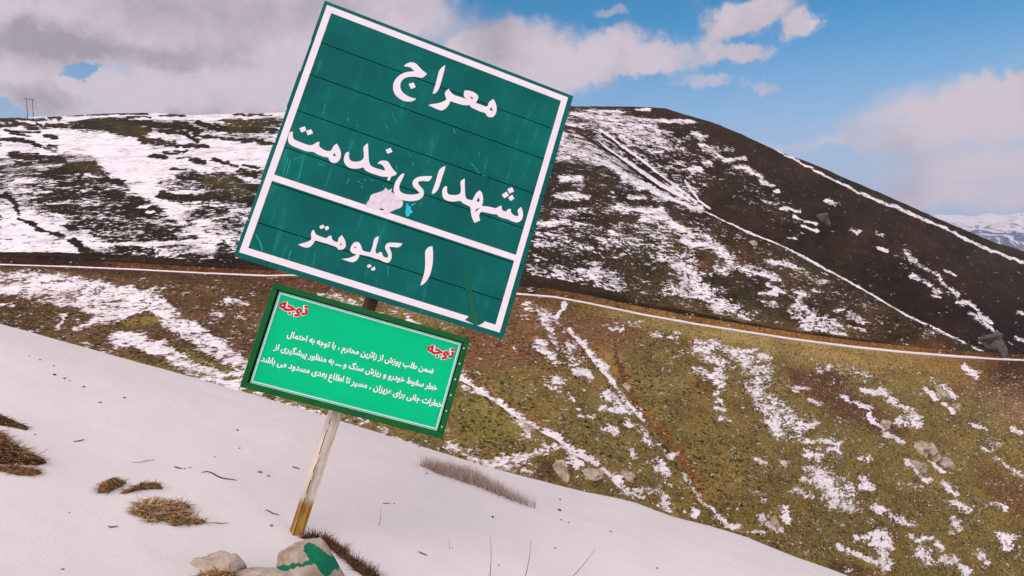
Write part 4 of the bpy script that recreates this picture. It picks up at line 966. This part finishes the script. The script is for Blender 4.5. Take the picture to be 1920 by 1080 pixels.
# post
m_post = bpy.data.materials.new("worn_post_paint_and_shade"); m_post.use_nodes = True
t = NT(m_post.node_tree)
tc = t.n('ShaderNodeTexCoord').outputs['Object']
sx = t.n('ShaderNodeSeparateXYZ', ins={0: tc})
n1 = t.noise(t.vmath('MULTIPLY', tc, (30, 30, 4)), 1.0, 6.0, 0.7).outputs[0]
n2 = t.noise(t.vmath('MULTIPLY', tc, (60, 60, 6)), 1.0, 5.0, 0.7).outputs[0]
white = t.mix(t.mr(n1, 0.35, 0.68), (0.70, 0.62, 0.54), (0.42, 0.33, 0.25))
white = t.mix(t.mr(n2, 0.60, 0.70), white, (0.12, 0.085, 0.06))
yel = t.mix(t.mr(n1, 0.38, 0.66), (0.50, 0.30, 0.055), (0.20, 0.085, 0.02))
yel = t.mix(t.mr(n2, 0.57, 0.68), yel, (0.07, 0.045, 0.012))
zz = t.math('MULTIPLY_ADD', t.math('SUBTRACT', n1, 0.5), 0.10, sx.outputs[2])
c = t.mix(t.mr(zz, 0.20, 0.245), yel, white)
c = t.mix(t.mr(zz, 1.10, 1.25), c, (0.075, 0.035, 0.022))  # shade in the gap between the boards, put into the post's colour
bp = t.n('ShaderNodeBump', ins={'Strength': 0.5, 'Distance': 0.002, 'Height': n2})
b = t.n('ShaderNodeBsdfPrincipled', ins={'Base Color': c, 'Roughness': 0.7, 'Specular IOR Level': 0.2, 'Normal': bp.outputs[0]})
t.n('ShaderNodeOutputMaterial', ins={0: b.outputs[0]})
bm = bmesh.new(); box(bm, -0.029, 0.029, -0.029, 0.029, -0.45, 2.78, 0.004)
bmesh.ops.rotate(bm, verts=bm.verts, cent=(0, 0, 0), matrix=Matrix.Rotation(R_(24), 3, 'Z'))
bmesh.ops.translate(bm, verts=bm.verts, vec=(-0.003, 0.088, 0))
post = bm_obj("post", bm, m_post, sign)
m_seam = simple_mat("rust_seam", (0.085, 0.058, 0.03), 0.9, 0.4, 40)
cxx, cyy = (Matrix.Rotation(R_(24), 3, 'Z') @ Vector((-0.029, -0.029, 0)))[:2]
for z0_, z1_ in ((-0.06, 0.235), (0.26, 0.33), (0.37, 0.41), (0.47, 0.60), (0.63, 0.66)):
    bm = bmesh.new(); box(bm, -0.0016, 0.0016, -0.0014, 0.0016, z0_, z1_)
    bmesh.ops.rotate(bm, verts=bm.verts, cent=(0, 0, 0), matrix=Matrix.Rotation(R_(24), 3, 'Z'))
    bmesh.ops.translate(bm, verts=bm.verts, vec=(-0.003 + cxx + 0.001, 0.088 + cyy + 0.001, 0))
    bm_obj("rust_seam", bm, m_seam, post)

# ------------------------------------------------------------------ things on the snow
def normal_near(p):
    e = 0.05
    f = lambda X, Y: float(zg(np.array(X / Y), np.array(Y)))
    n = Vector((-(f(p[0] + e, p[1]) - f(p[0] - e, p[1])) / (2 * e), -(f(p[0], p[1] + e) - f(p[0], p[1] - e)) / (2 * e), 1))
    return n.normalized()
gz = lambda X, Y: zg(np.asarray(X) / np.asarray(Y), np.asarray(Y))

def blade_mat(name, ca_, cb_):
    m = bpy.data.materials.new(name); m.use_nodes = True
    t = NT(m.node_tree)
    rnd = t.n('ShaderNodeNewGeometry').outputs['Random Per Island']
    tc = t.n('ShaderNodeTexCoord').outputs['Object']
    c = t.mix(rnd, ca_, cb_)
    f = t.mr(t.noise(tc, 35, 4.0).outputs[0], 0.3, 0.7, 0.65, 1.3, False)
    c = t.mix(1.0, c, t.n('ShaderNodeCombineXYZ', ins={0: f, 1: f, 2: f}).outputs[0], 'MULTIPLY')
    b = t.n('ShaderNodeBsdfPrincipled', ins={'Base Color': c, 'Roughness': 0.85, 'Specular IOR Level': 0.1})
    t.n('ShaderNodeOutputMaterial', ins={0: b.outputs[0]})
    return m
m_blade_br = blade_mat("dry_brown_blades", (0.10, 0.045, 0.02), (0.42, 0.25, 0.12))
m_blade_tan = blade_mat("dry_tan_blades", (0.20, 0.11, 0.045), (0.58, 0.40, 0.22))
m_blade_dk = blade_mat("dark_bristle_blades", (0.05, 0.025, 0.018), (0.22, 0.11, 0.06))
m_blade_gr = blade_mat("pale_grey_blades", (0.36, 0.27, 0.215), (0.60, 0.49, 0.42))
m_mud = simple_mat("bare_soil", (0.075, 0.036, 0.018), 0.95, 0.5, 40, 0.01, 70)
m_mud_tan = simple_mat("matted_litter", (0.19, 0.10, 0.045), 0.95, 0.5, 40, 0.01, 70)

def blades(n, spots, lmin, lmax, wmin, wmax, lean, dirs=None, droop=0.6):
    V, Fc = [], []
    for k_ in range(n):
        p = spots[random.randrange(len(spots))]
        L = random.uniform(lmin, lmax); wd = random.uniform(wmin, wmax)
        a = random.uniform(0, 2 * math.pi) if dirs is None else random.gauss(dirs[0], dirs[1])
        ln = min(1.5, max(0.0, random.gauss(*lean)))
        hd = Vector((math.cos(a), math.sin(a), 0)); side = Vector((-math.sin(a), math.cos(a), 0))
        side = (side + Vector((0, 0, random.uniform(-0.5, 0.5)))).normalized()
        q_ = Vector(p); i0 = len(V)
        for s in range(4):
            wq = wd * (1 - s / 3.2) / 2
            V.append(q_ + side * wq); V.append(q_ - side * wq)
            th = ln + droop * s / 3
            q_ = q_ + (hd * math.sin(th) + Vector((0, 0, math.cos(th)))) * (L / 3)
            zmin = float(gz(q_.x, q_.y)) + 0.004
            if q_.z < zmin: q_.z = zmin
        for s in range(3):
            b2 = i0 + 2 * s
            Fc.append((b2, b2 + 1, b2 + 3, b2 + 2))
    return V, Fc
def grass_patch(poly_px, label, hgt, n, mats, lens, group, leanv=(0.9, 0.35), wd=(0.004, 0.010), name="grass_clump", dirs=None):
    W = np.array([near_hit(*p) for p in poly_px])
    cen_ = W.mean(0)
    base_ = Vector((cen_[0], cen_[1], float(gz(cen_[0], cen_[1]))))
    root = tag(empty(name, base_), label, "grass clump", group)
    pl = [(p[0], p[1]) for p in W]
    x0, y0 = W[:, 0].min(), W[:, 1].min(); x1, y1 = W[:, 0].max(), W[:, 1].max()
    st_ = max((x1 - x0), (y1 - y0)) / 44
    gx, gy = np.meshgrid(np.arange(x0 - st_, x1 + 2 * st_, st_), np.arange(y0 - st_, y1 + 2 * st_, st_))
    jx = gx + rng.uniform(-.3, .3, gx.shape) * st_; jy = gy + rng.uniform(-.3, .3, gy.shape) * st_
    ins = in_poly(pl, jx, jy); d = seg_dist(pl + [pl[0]], jx, jy)
    scale = max(d[ins].max() if ins.any() else 0.02, 0.02)
    hh_ = np.where(ins, np.sqrt(np.clip(d / scale, 0, 1)) * hgt * (1 + 0.9 * fbm(jx * 30, jy * 30, 3, 2)), -0.01 - 0.5 * np.minimum(d, 0.05))
    zz_ = gz(jx, jy) + hh_
    V = [(a - base_.x, b2 - base_.y, c_ - base_.z) for a, b2, c_ in zip(jx.ravel(), jy.ravel(), zz_.ravel())]
    r, cc = gx.shape; Fc = []
    for i in range(r - 1):
        for j in range(cc - 1):
            if ins[i, j] or ins[i + 1, j] or ins[i, j + 1] or ins[i + 1, j + 1]:
                k_ = i * cc + j
                Fc.append((k_, k_ + 1, k_ + cc + 1, k_ + cc))
    mesh_obj("matted_soil", V, Fc, mats[0], root, True)
    spots = [(a, b2, c_ - 0.004) for a, b2, c_, f in zip(jx.ravel(), jy.ravel(), zz_.ravel(), ins.ravel()) if f]
    if spots:
        V, Fc = blades(n, spots, lens[0], lens[1], wd[0], wd[1], leanv, dirs)
        mesh_obj("dry_blades", [v - base_ for v in V], Fc, mats[1], root)
    return root
GRP = "clumps of dead grass in the snow"
grass_patch([(-40, 776), (0, 780), (20, 788), (54, 803), (50, 808), (25, 802), (-40, 790)], "thin dark strip of dead grass in the snow, uppermost at the left edge", 0.03, 260, (m_mud, m_blade_br), (0.03, 0.06), GRP, (1.38, 0.2))
grass_patch([(-40, 808), (0, 810), (18, 820), (-5, 821), (-40, 818)], "tiny sliver of dead grass just above the big brown mound", 0.02, 80, (m_mud, m_blade_br), (0.03, 0.05), GRP, (1.3, 0.2))
grass_patch([(-70, 815), (0, 818), (12, 822), (20, 832), (30, 835), (50, 850), (88, 868), (75, 873), (55, 873), (0, 871), (-70, 868)], "big dark brown mound of dead grass and soil bared by the snow", 0.055, 1300, (m_mud, m_blade_br), (0.04, 0.08), GRP, (1.35, 0.25))
grass_patch([(-70, 882), (0, 880), (30, 876), (45, 882), (70, 884), (80, 888), (55, 893), (35, 892), (0, 884), (-70, 892)], "flat strip of pale brown grass just below the big brown mound", 0.03, 330, (m_mud_tan, m_blade_br), (0.03, 0.06), GRP, (1.38, 0.2))
grass_patch([(183, 925), (185, 916), (205, 903), (225, 907), (238, 905), (225, 914), (200, 925)], "small wedge of brown grass left of a thin grass streak in the snow", 0.04, 240, (m_mud_tan, m_blade_br), (0.03, 0.06), GRP, (1.38, 0.2))
grass_patch([(228, 926), (245, 917), (270, 910), (300, 911), (306, 917), (280, 918), (255, 920), (240, 926)], "thin curved streak of brown grass beside the small grass wedge", 0.025, 200, (m_mud_tan, m_blade_br), (0.03, 0.05), GRP, (1.3, 0.2))
big = grass_patch([(252, 966), (258, 947), (275, 940), (292, 938), (305, 943), (335, 945), (358, 950), (345, 960), (358, 965), (350, 974), (372, 977), (392, 981), (365, 984), (350, 983), (335, 987), (325, 987), (318, 979), (298, 977), (278, 980), (270, 970)],
            "bushy tan clump of matted dry grass in open snow with a root trailing right", 0.035, 1500, (m_mud_tan, m_blade_tan), (0.03, 0.07), GRP, (1.35, 0.25))
grass_patch([(560, 1008), (590, 1005), (620, 1014), (645, 1030), (662, 1048), (690, 1065), (722, 1092), (695, 1092), (664, 1068), (640, 1046), (615, 1028), (590, 1018)], "dark bristly strip of dead grass behind the green painted rock", 0.022, 900, (m_mud, m_blade_dk), (0.025, 0.07), GRP, (0.9, 0.45), (0.003, 0.006))
grass_patch([(785, 872), (820, 878), (860, 887), (890, 896), (925, 915), (958, 933), (1005, 953), (985, 950), (945, 934), (900, 915), (860, 902), (820, 889)], "pale wispy row of thin dry grass near the edge of the slope", 0.005, 4200, (m_snow, m_blade_gr), (0.05, 0.13), GRP, (0.3, 0.25), (0.0025, 0.0045))

# rocks
m_rock = bpy.data.materials.new("beige_rock_with_green_paint"); m_rock.use_nodes = True
t = NT(m_rock.node_tree)
tc = t.n('ShaderNodeTexCoord').outputs['Object']
pa = t.n('ShaderNodeAttribute', attribute_name='paint').outputs['Fac']
n1 = t.noise(tc, 9, 6.0, 0.65).outputs[0]; n2 = t.noise(tc, 55, 5.0, 0.7).outputs[0]
c = t.mix(t.mr(n1, 0.35, 0.68), (0.56, 0.45, 0.37), (0.34, 0.25, 0.175))
c = t.mix(t.mr(n2, 0.60, 0.75), c, (0.20, 0.14, 0.10))
pv = t.math('ADD', pa, t.math('MULTIPLY', t.math('SUBTRACT', t.noise(tc, 38, 4.0).outputs[0], 0.5), 1.7))
c = t.mix(t.mr(pv, 0.44, 0.56), c, t.mix(n2, (0.0, 0.13, 0.065), (0.01, 0.23, 0.12)))
bp = t.n('ShaderNodeBump', ins={'Strength': 0.9, 'Distance': 0.02, 'Height': t.math('ADD', n1, n2)})
b = t.n('ShaderNodeBsdfPrincipled', ins={'Base Color': c, 'Roughness': 0.85, 'Specular IOR Level': 0.2, 'Normal': bp.outputs[0]})
t.n('ShaderNodeOutputMaterial', ins={0: b.outputs[0]})
m_rock2 = simple_mat("beige_rock", (0.47, 0.38, 0.31), 0.9, 0.4, 9, 0.02, 25)
m_outcrop = simple_mat("pale_grey_outcrop", (0.40, 0.32, 0.245), 0.95, 0.45, 0.8, 0.3, 1.6)
m_outdark = simple_mat("dark_grey_outcrop", (0.10, 0.085, 0.08), 0.95, 0.45, 0.8, 0.3, 1.6)
def rock_mesh(rx, ry, rz, seed, sub=4, rough=0.35, flat=0.0, facets=5, boxy=False):
    bm = bmesh.new(); bmesh.ops.create_icosphere(bm, subdivisions=sub, radius=1.0)
    r = random.Random(seed)
    planes = [(Vector((r.gauss(0, 1), r.gauss(0, 1), r.gauss(0, 1))).normalized(), r.uniform(0.62, 0.9)) for _ in range(facets)]
    co = np.array([v.co for v in bm.verts])
    nz_ = fbm(co[:, 0] * 1.7 + seed, co[:, 1] * 1.7 + co[:, 2] * 2.3, 4, seed)
    nz_ = nz_ + 0.28 * fbm(co[:, 0] * 6 + 3 + co[:, 2] * 2, co[:, 1] * 6 + co[:, 2] * 5, 4, seed + 5)
    for v, d in zip(bm.verts, nz_):
        p = v.co / (abs(v.co.x) ** 6 + abs(v.co.y) ** 6 + abs(v.co.z) ** 6) ** (1 / 6) if boxy else v.co
        p = p * (1 + rough * d * 2)
        for n, k_ in planes:
            e = p.dot(n) - k_ * (1.3 if boxy else 1)
            if e > 0: p = p - n * e * 0.85
        v.co = Vector((p.x * rx, p.y * ry, p.z * rz))
    return bm
# painted boulder at the foot of the post
foot = near_hit(590, 1060)
rp = near_hit(600, 1120)
bm = rock_mesh(0.178, 0.16, 0.215, 5, 5, 0.30, 0, 6)
bmesh.ops.translate(bm, verts=bm.verts, vec=(0, 0, 0.02))
rock = bm_obj("painted_rock", bm, m_rock, None, True)
rock.location = (rp[0] - 0.052, rp[1] + 0.06, rp[2] + 0.02)
tag(rock, "beige rock daubed with green paint at the foot of the leaning sign post", "rock")
co = np.array([v.co for v in rock.data.vertices]) + np.array(rock.location)
rx_, ry_ = project(co)
pm = np.zeros(len(co))
for pts, wd in (([(582, 1030), (600, 1045), (625, 1058), (632, 1050)], 13), ([(600, 1050), (612, 1068)], 13), ([(578, 1025), (590, 1036)], 7), ([(512, 1068), (535, 1066), (560, 1060), (590, 1052)], 4.5), ([(530, 1066), (534, 1064)], 7)):
    pm = np.maximum(pm, 1 - sstep(wd * 0.55, wd * 1.35, seg_dist(pts, rx_, ry_)))
a_ = rock.data.attributes.new('paint', 'FLOAT', 'POINT'); a_.data.foreach_set('value', pm.astype(np.float32))
lp = near_hit(500, 1105)
bm = rock_mesh(0.24, 0.14, 0.085, 12, 4, 0.2, 0, 4)
r2 = bm_obj("rock", bm, m_rock2, None, True); r2.location = (lp[0], lp[1], lp[2] - 0.01)
tag(r2, "low flat beige stone at the bottom edge, touching the painted rock", "rock", "rocks at the foot of the sign")
lp = near_hit(408, 1066)
bm = rock_mesh(0.103, 0.085, 0.075, 23, 4, 0.3, 0, 6, True)
r3 = bm_obj("rock", bm, m_rock2, None, True); r3.location = (lp[0], lp[1], lp[2] - 0.018)
tag(r3, "blocky beige rock with brown grass on its face, left of the sign foot", "rock", "rocks at the foot of the sign")
grass_patch([(362, 1092), (385, 1082), (410, 1084), (440, 1080), (452, 1095), (440, 1130), (362, 1130)], "brown grass clump in front of the blocky beige rock", 0.06, 900, (m_mud_tan, m_blade_tan), (0.02, 0.05), GRP, (1.2, 0.3))

# twigs and stalks
m_twig = simple_mat("dark_twig", (0.035, 0.025, 0.022), 0.9, 0.3, 60)
m_stalk = simple_mat("grey_stalk", (0.17, 0.13, 0.11), 0.9, 0.3, 60)
def tube(name, pts, radii, mat, sides=6):
    V, Fc = [], []
    for i, p in enumerate(pts):
        a = Vector(pts[max(0, i - 1)]); b2 = Vector(pts[min(len(pts) - 1, i + 1)])
        d = (b2 - a).normalized(); u = d.cross(Vector((0.3, 0.9, 0.2))).normalized(); v_ = d.cross(u)
        for k_ in range(sides):
            th = 2 * math.pi * k_ / sides
            V.append(Vector(p) + (u * math.cos(th) + v_ * math.sin(th)) * radii[i])
    for i in range(len(pts) - 1):
        for k_ in range(sides):
            Fc.append((i * sides + k_, i * sides + (k_ + 1) % sides, (i + 1) * sides + (k_ + 1) % sides, (i + 1) * sides + k_))
    Fc.append(tuple(range(sides))[::-1]); Fc.append(tuple((len(pts) - 1) * sides + k_ for k_ in range(sides)))
    o0 = Vector(pts[0])
    o = mesh_obj(name, [v - o0 for v in V], Fc, mat, None, True); o.location = o0
    return o
def ground_twig(px_pts, r, label, mat=m_twig, lift=0.004):
    P_ = []
    for (x, y) in px_pts:
        p = near_hit(x, y); P_.append((p[0], p[1], p[2] + lift))
    n = len(P_); rr = [r * 0.55 * (0.35 + 0.65 * math.sin(math.pi * (i + 0.6) / n)) for i in range(n)]
    return tag(tube("twig", P_, rr, mat), label, "twig", "bits of twig lying on the snow")
ground_twig([(378, 887), (388, 885), (398, 888), (406, 893), (415, 897), (424, 899), (434, 900), (444, 902)], 0.006, "long thin curved dark twig lying on open snow above the tan grass clump")
ground_twig([(392, 981), (405, 982), (416, 983), (427, 982)], 0.004, "straight root trailing from the tan grass clump", m_stalk)
ground_twig([(498, 957), (505, 960), (512, 964), (523, 967)], 0.006, "short forked twig on the snow left of the sign post", m_stalk)
ground_twig([(203, 988), (208, 990), (216, 989), (222, 988)], 0.006, "short grey twig below and left of the tan grass clump", m_stalk)
ground_twig([(138, 829), (148, 828), (158, 825)], 0.006, "slender grey twig right of the big brown mound", m_stalk)
ground_twig([(327, 876), (333, 878), (341, 880)], 0.006, "short dark twig with a bent end, left of the long curved twig")
ground_twig([(548, 876), (555, 878), (562, 880)], 0.006, "short dark twig on the snow just left of the middle of the post")
ground_twig([(248, 868), (262, 868), (275, 865), (290, 863)], 0.003, "very thin pale straw on the snow above the grass streak", m_stalk)
ground_twig([(718, 945), (724, 945), (731, 945)], 0.005, "short grey twig right of the sign post", m_stalk)
ground_twig([(785, 1036), (792, 1039), (801, 1043)], 0.007, "small grey twig near the bottom, left of the tall thin stalk", m_stalk)
def stalk(px0, px1, label, r=0.002, name="dry_stalk"):
    p = near_hit(*px0); t_, e = te(*px1)
    Yt = p[1]; top = Vector((t_ * Yt, Yt, e * Yt)); bot = Vector((p[0], p[1], p[2] - 0.02))
    P_ = []
    for s in np.linspace(0, 1, 6):
        q_ = bot.lerp(top, s); q_.x += 0.008 * math.sin(s * 3.0) * (1 if px1[0] > px0[0] else -1); P_.append(q_)
    return tag(tube(name, P_, [r * (1.25 - 0.9 * s) for s in np.linspace(0, 1, 6)], m_stalk, 5), label, "stalk", "dry stalks standing in the snow")
stalk((917, 1088), (919, 1004), "tall straight thin dry stalk standing in the snow", 0.0022)
stalk((981, 1090), (996, 1012), "thin dry stalk leaning right, next to the tall straight one", 0.0024)
stalk((1062, 1088), (1117, 1028), "thin dry stalk leaning far right over the snow, nearest the slope edge", 0.0022)
stalk((709, 985), (713, 950), "short thin stalk standing in the snow right of the post", 0.0018)
stalk((840, 1030), (841, 1008), "tiny stalk in the snow between the post and the tall stalk", 0.0016)
stalk((128, 640), (127, 618), "small dry weed standing on the snow edge at upper left", 0.004)

# stones and crumbs of soil on the snow
m_peb = simple_mat("dark_stone", (0.05, 0.042, 0.04), 0.9, 0.4, 80)
m_peb2 = simple_mat("grey_stone", (0.20, 0.175, 0.16), 0.9, 0.4, 80)
PEB = [(55, 667, 3, 0, "tiny dark stone at the upper left of the snow slope, first of a trail"), (75, 675, 4, 0, "small dark stone second in the trail at upper left"), (101, 686, 4, 0, "small dark stone in the middle of the trail at upper left"),
       (102, 703, 7, 0, "largest dark stone of the trail at upper left"), (121, 710, 5, 0, "dark stone right beside the largest stone of the trail"), (131, 714, 3.5, 0, "tiny dark stone near the lower end of the trail at upper left"),
       (157, 726, 5.5, 0, "dark stone at the lower end of the trail at upper left"), (187, 755, 6, 1, "pale grey stone below the trail of dark stones"), (233, 746, 6, 0, "lone dark stone right of the trail at upper left"),
       (445, 807, 6, 1, "grey stone on bare snow left of the notice board's lower edge"), (449, 841, 4, 1, "small grey stone directly below the grey stone left of the notice"), (402, 857, 4, 1, "small grey stone above the long curved twig"),
       (487, 886, 8, 1, "rounded grey stone left of the post at mid height"), (503, 893, 6, 1, "grey stone just right of the rounded one left of the post"), (346, 879, 4, 0, "tiny dark crumb beside the bent twig"), (356, 877, 4.5, 1, "small grey crumb next to the long curved twig's end"),
       (509, 986, 7, 1, "flat pale stone close to the left of the post's foot"), (130, 962, 4.5, 1, "small pale stone in the open snow at lower left"), (117, 1068, 6, 1, "grey stone at the bottom left of the snow"),
       (739, 945, 3.5, 0, "tiny dark stone right of the short grey twig beside the post"), (924, 970, 6, 0, "dark stone below the pale wispy grass row"), (1050, 937, 5, 0, "small dark stone near the slope edge, upper of a pair"), (1049, 957, 7, 0, "dark stone near the slope edge, lower and larger of a pair"),
       (1052, 975, 5, 1, "grey crumb under the pair of dark stones near the slope edge"), (1066, 980, 5, 1, "grey crumb right of the other crumb near the slope edge"), (1145, 997, 5, 1, "lone grey stone on smooth snow at lower right"), (1232, 1066, 5.5, 1, "lone grey stone lowest on the right of the snow"),
       (935, 1060, 3.5, 0, "tiny dark stone right of the tall straight stalk"), (1041, 1028, 4.5, 1, "small grey stone between the leaning stalks"), (848, 1028, 3.5, 1, "tiny grey crumb left of the tall straight stalk"), (786, 838, 5, 0, "small dark tuft-like stone above the left end of the wispy row"),
       (800, 888, 5, 1, "grey stone under the left end of the pale wispy grass"), (66, 815, 4, 1, "tiny grey stone right of the thin dark grass strip")]
rock_protos = []
for sd_ in (3, 4, 9):
    for mt in (m_peb, m_peb2):
        bm = rock_mesh(1, 0.7, 0.55, sd_, 2, 0.5, 0, 4)
        me = bpy.data.meshes.new("stone"); bm.to_mesh(me); bm.free(); me.shade_smooth(); me.materials.append(mt); rock_protos.append(me)
for i, (x, y, s, kd, lb) in enumerate(PEB):
    p = near_hit(x, y); rad = s * 0.5 * p[1] / F_PX * 1.15
    o = bpy.data.objects.new("stone", rock_protos[(i % 3) * 2 + kd]); COL.objects.link(o)
    o.location = (p[0], p[1], p[2] + rad * 0.15); o.scale = (rad, rad * 1.1, rad * 0.9); o.rotation_euler = (0, 0, random.uniform(0, 6))
    tag(o, lb, "stone", "small stones on the snow slope")

# ------------------------------------------------------------------ outcrops and scrub on the hillside
def outcrop(x, y, wpx, hpx, label, mat, seed, facets=6):
    p = hill_hit(x, y + hpx * 0.35); s = p[1] / F_PX
    bm = rock_mesh(wpx / 2 * s, wpx / 2 * s * 0.8, hpx / 2 * s * 1.1, seed, 4, 0.8, 0, facets + 5, True)
    o = bm_obj("rock_outcrop", bm, mat, None, False); o.location = (p[0], p[1] + wpx * 0.15 * s, p[2] + hpx * 0.10 * s)
    o.rotation_euler = (0, 0.16 * ((seed * 7) % 5 - 1), seed * 1.3)
    return tag(o, label, "rock", "rock outcrops on the hillside")
for a in ((1052, 882, 26, 38, "upright pale rock just above the snow edge, right of the sign", m_outcrop, 2), (1112, 890, 38, 18, "low pale slab right of the upright rock above the snow edge", m_outcrop, 3), (1178, 892, 26, 16, "small pinkish slab beside the diagonal snow line", m_outcrop, 4),
          (1728, 838, 34, 26, "leftmost pale block of the big outcrop on the right slope", m_outcrop, 5), (1752, 848, 30, 30, "tallest cracked block in the middle of the big outcrop on the right slope", m_outcrop, 6), (1776, 866, 24, 22, "lowest block at the right end of the big outcrop", m_outcrop, 7),
          (1768, 739, 26, 22, "grey boulder between two snow streaks under the track's right end", m_outcrop, 8), (1793, 762, 18, 14, "small round pinkish boulder below the grey boulder near the track", m_outcrop, 9),
          (1855, 640, 40, 34, "big dark rock above the far right end of the track", m_outdark, 10), (1878, 648, 26, 30, "dark rock standing right behind the big dark rock at the track end", m_outdark, 11),
          (1452, 980, 22, 20, "grey rock ringed by snow patches at the lower right", m_outcrop, 12), (1660, 797, 20, 18, "grey rock at the lower edge of the brown bare patch", m_outcrop, 13), (1176, 724, 18, 14, "grey slab in the brown gully right of the sign", m_outcrop, 14),
          (1725, 876, 34, 14, "tilted pale slab under the big outcrop on the right slope", m_outcrop, 15), (1545, 408, 26, 22, "faint grey rock on the dark back hill under a small square snow patch", m_outdark, 16), (1410, 455, 14, 10, "small grey rock under the thin snow line of the spur", m_outcrop, 17)):
    outcrop(*a)

# low scrub and stones scattered over the lower slope
def scatter(name, n, cond, smin, smax, mat, label, cat, flat=0.7):
    idx_ = np.argwhere(cond)
    sel = idx_[rng.integers(0, len(idx_), n)]
    bm = bmesh.new(); bmesh.ops.create_icosphere(bm, subdivisions=1, radius=1.0)
    bv = np.array([v.co for v in bm.verts]); bf = np.array([[v.index for v in f.verts] for f in bm.faces]); bm.free()
    nb = len(bv)
    c0 = np.stack([HX[sel[:, 0], sel[:, 1]], HY[sel[:, 0], sel[:, 1]], HZ2[sel[:, 0], sel[:, 1]]], -1)
    c0[:, 0] += rng.uniform(-.4, .4, n)
    s = smin * (smax / smin) ** (rng.random(n) ** 1.6)
    jit = bv[None] * (1 + rng.uniform(-.45, .45, (n, nb, 1))) * np.array([1.25, 1, flat])
    V = (c0[:, None] + jit * s[:, None, None]).reshape(-1, 3).astype(np.float32)
    Fq = (bf[None] + (np.arange(n) * nb)[:, None, None]).reshape(-1).astype(np.int32)
    me = bpy.data.meshes.new(name); me.vertices.add(len(V)); me.vertices.foreach_set('co', V.reshape(-1))
    me.loops.add(len(Fq)); me.loops.foreach_set('vertex_index', Fq)
    me.polygons.add(len(Fq) // 3); me.polygons.foreach_set('loop_start', (np.arange(len(Fq) // 3) * 3).astype(np.int32)); me.update(calc_edges=True)
    return tag(link_mesh(name, me, mat), label, cat, kind='stuff')
m_scrub = blade_mat("low_scrub", (0.030, 0.026, 0.010), (0.12, 0.085, 0.028))
m_rubble = blade_mat("pale_rubble", (0.26, 0.19, 0.14), (0.55, 0.42, 0.35))
vis = (PX > -60) & (PX < 2000) & (PY < 1120)
patch = fbm(PX / 60, PY / 40, 3, 51)
scatter("scrub", 9000, lowr & vis & (HK > 1.0) & (HK < 1.93) & (D < 0.5) & (patch > -0.04) & ((PX > 860) | (PX < 520)), 0.10, 0.34, m_scrub, "low dark scrub dotted over the lower hillside", "scrub")
scatter("scrub", 2600, up & vis & (HK > 4.05) & (HK < 7) & (D < 0.4), 0.15, 0.5, m_scrub, "low dark scrub on the upper hillside", "scrub")
scatter("rubble", 1500, lowr & vis & (HK > 1.0) & (HK < 1.93) & (PX > 1400) & (patch > 0.02), 0.06, 0.30, m_rubble, "pale stony rubble over the right hand slope", "rubble")
scatter("rubble", 500, lowr & vis & (PX > 1800) & (PY > 700) & (PY < 790), 0.10, 0.42, m_rubble, "dense pale rubble below the far right end of the track", "rubble")

# ------------------------------------------------------------------ power line pole on the ridge
m_pole = simple_mat("grey_pole", (0.13, 0.11, 0.13), 0.85, 0.2, 2)
pb = [te(52.5, 228), te(63.5, 229)]; pt_ = [te(49.5, 184), te(60.5, 186)]
Yp = float(np.interp(50, [0, 540], [428, 448]))
zb_ = [b_[1] * Yp - 1.5 for b_ in pb]
up_ = tag(empty("power_pole", (pb[0][0] * Yp, Yp, pb[0][1] * Yp)), "twin post power pole with a crossarm standing on the snowy ridge", "power pole")
o0 = Vector(up_.location)
for (b_, t_, zz0) in zip(pb, pt_, zb_):
    o = tube("pole", [(b_[0] * Yp, Yp, zz0), (t_[0] * Yp, Yp, t_[1] * Yp)], [0.24, 0.17], m_pole, 10)
    o.location = Vector(o.location) - o0; o.parent = up_
a0 = te(44.5, 185.2); a1 = te(64.5, 186.5)
o = tube("crossarm", [(a0[0] * Yp, Yp - 0.32, a0[1] * Yp), (a1[0] * Yp, Yp - 0.32, a1[1] * Yp)], [0.19, 0.19], m_pole, 8)
o.location = Vector(o.location) - o0; o.parent = up_
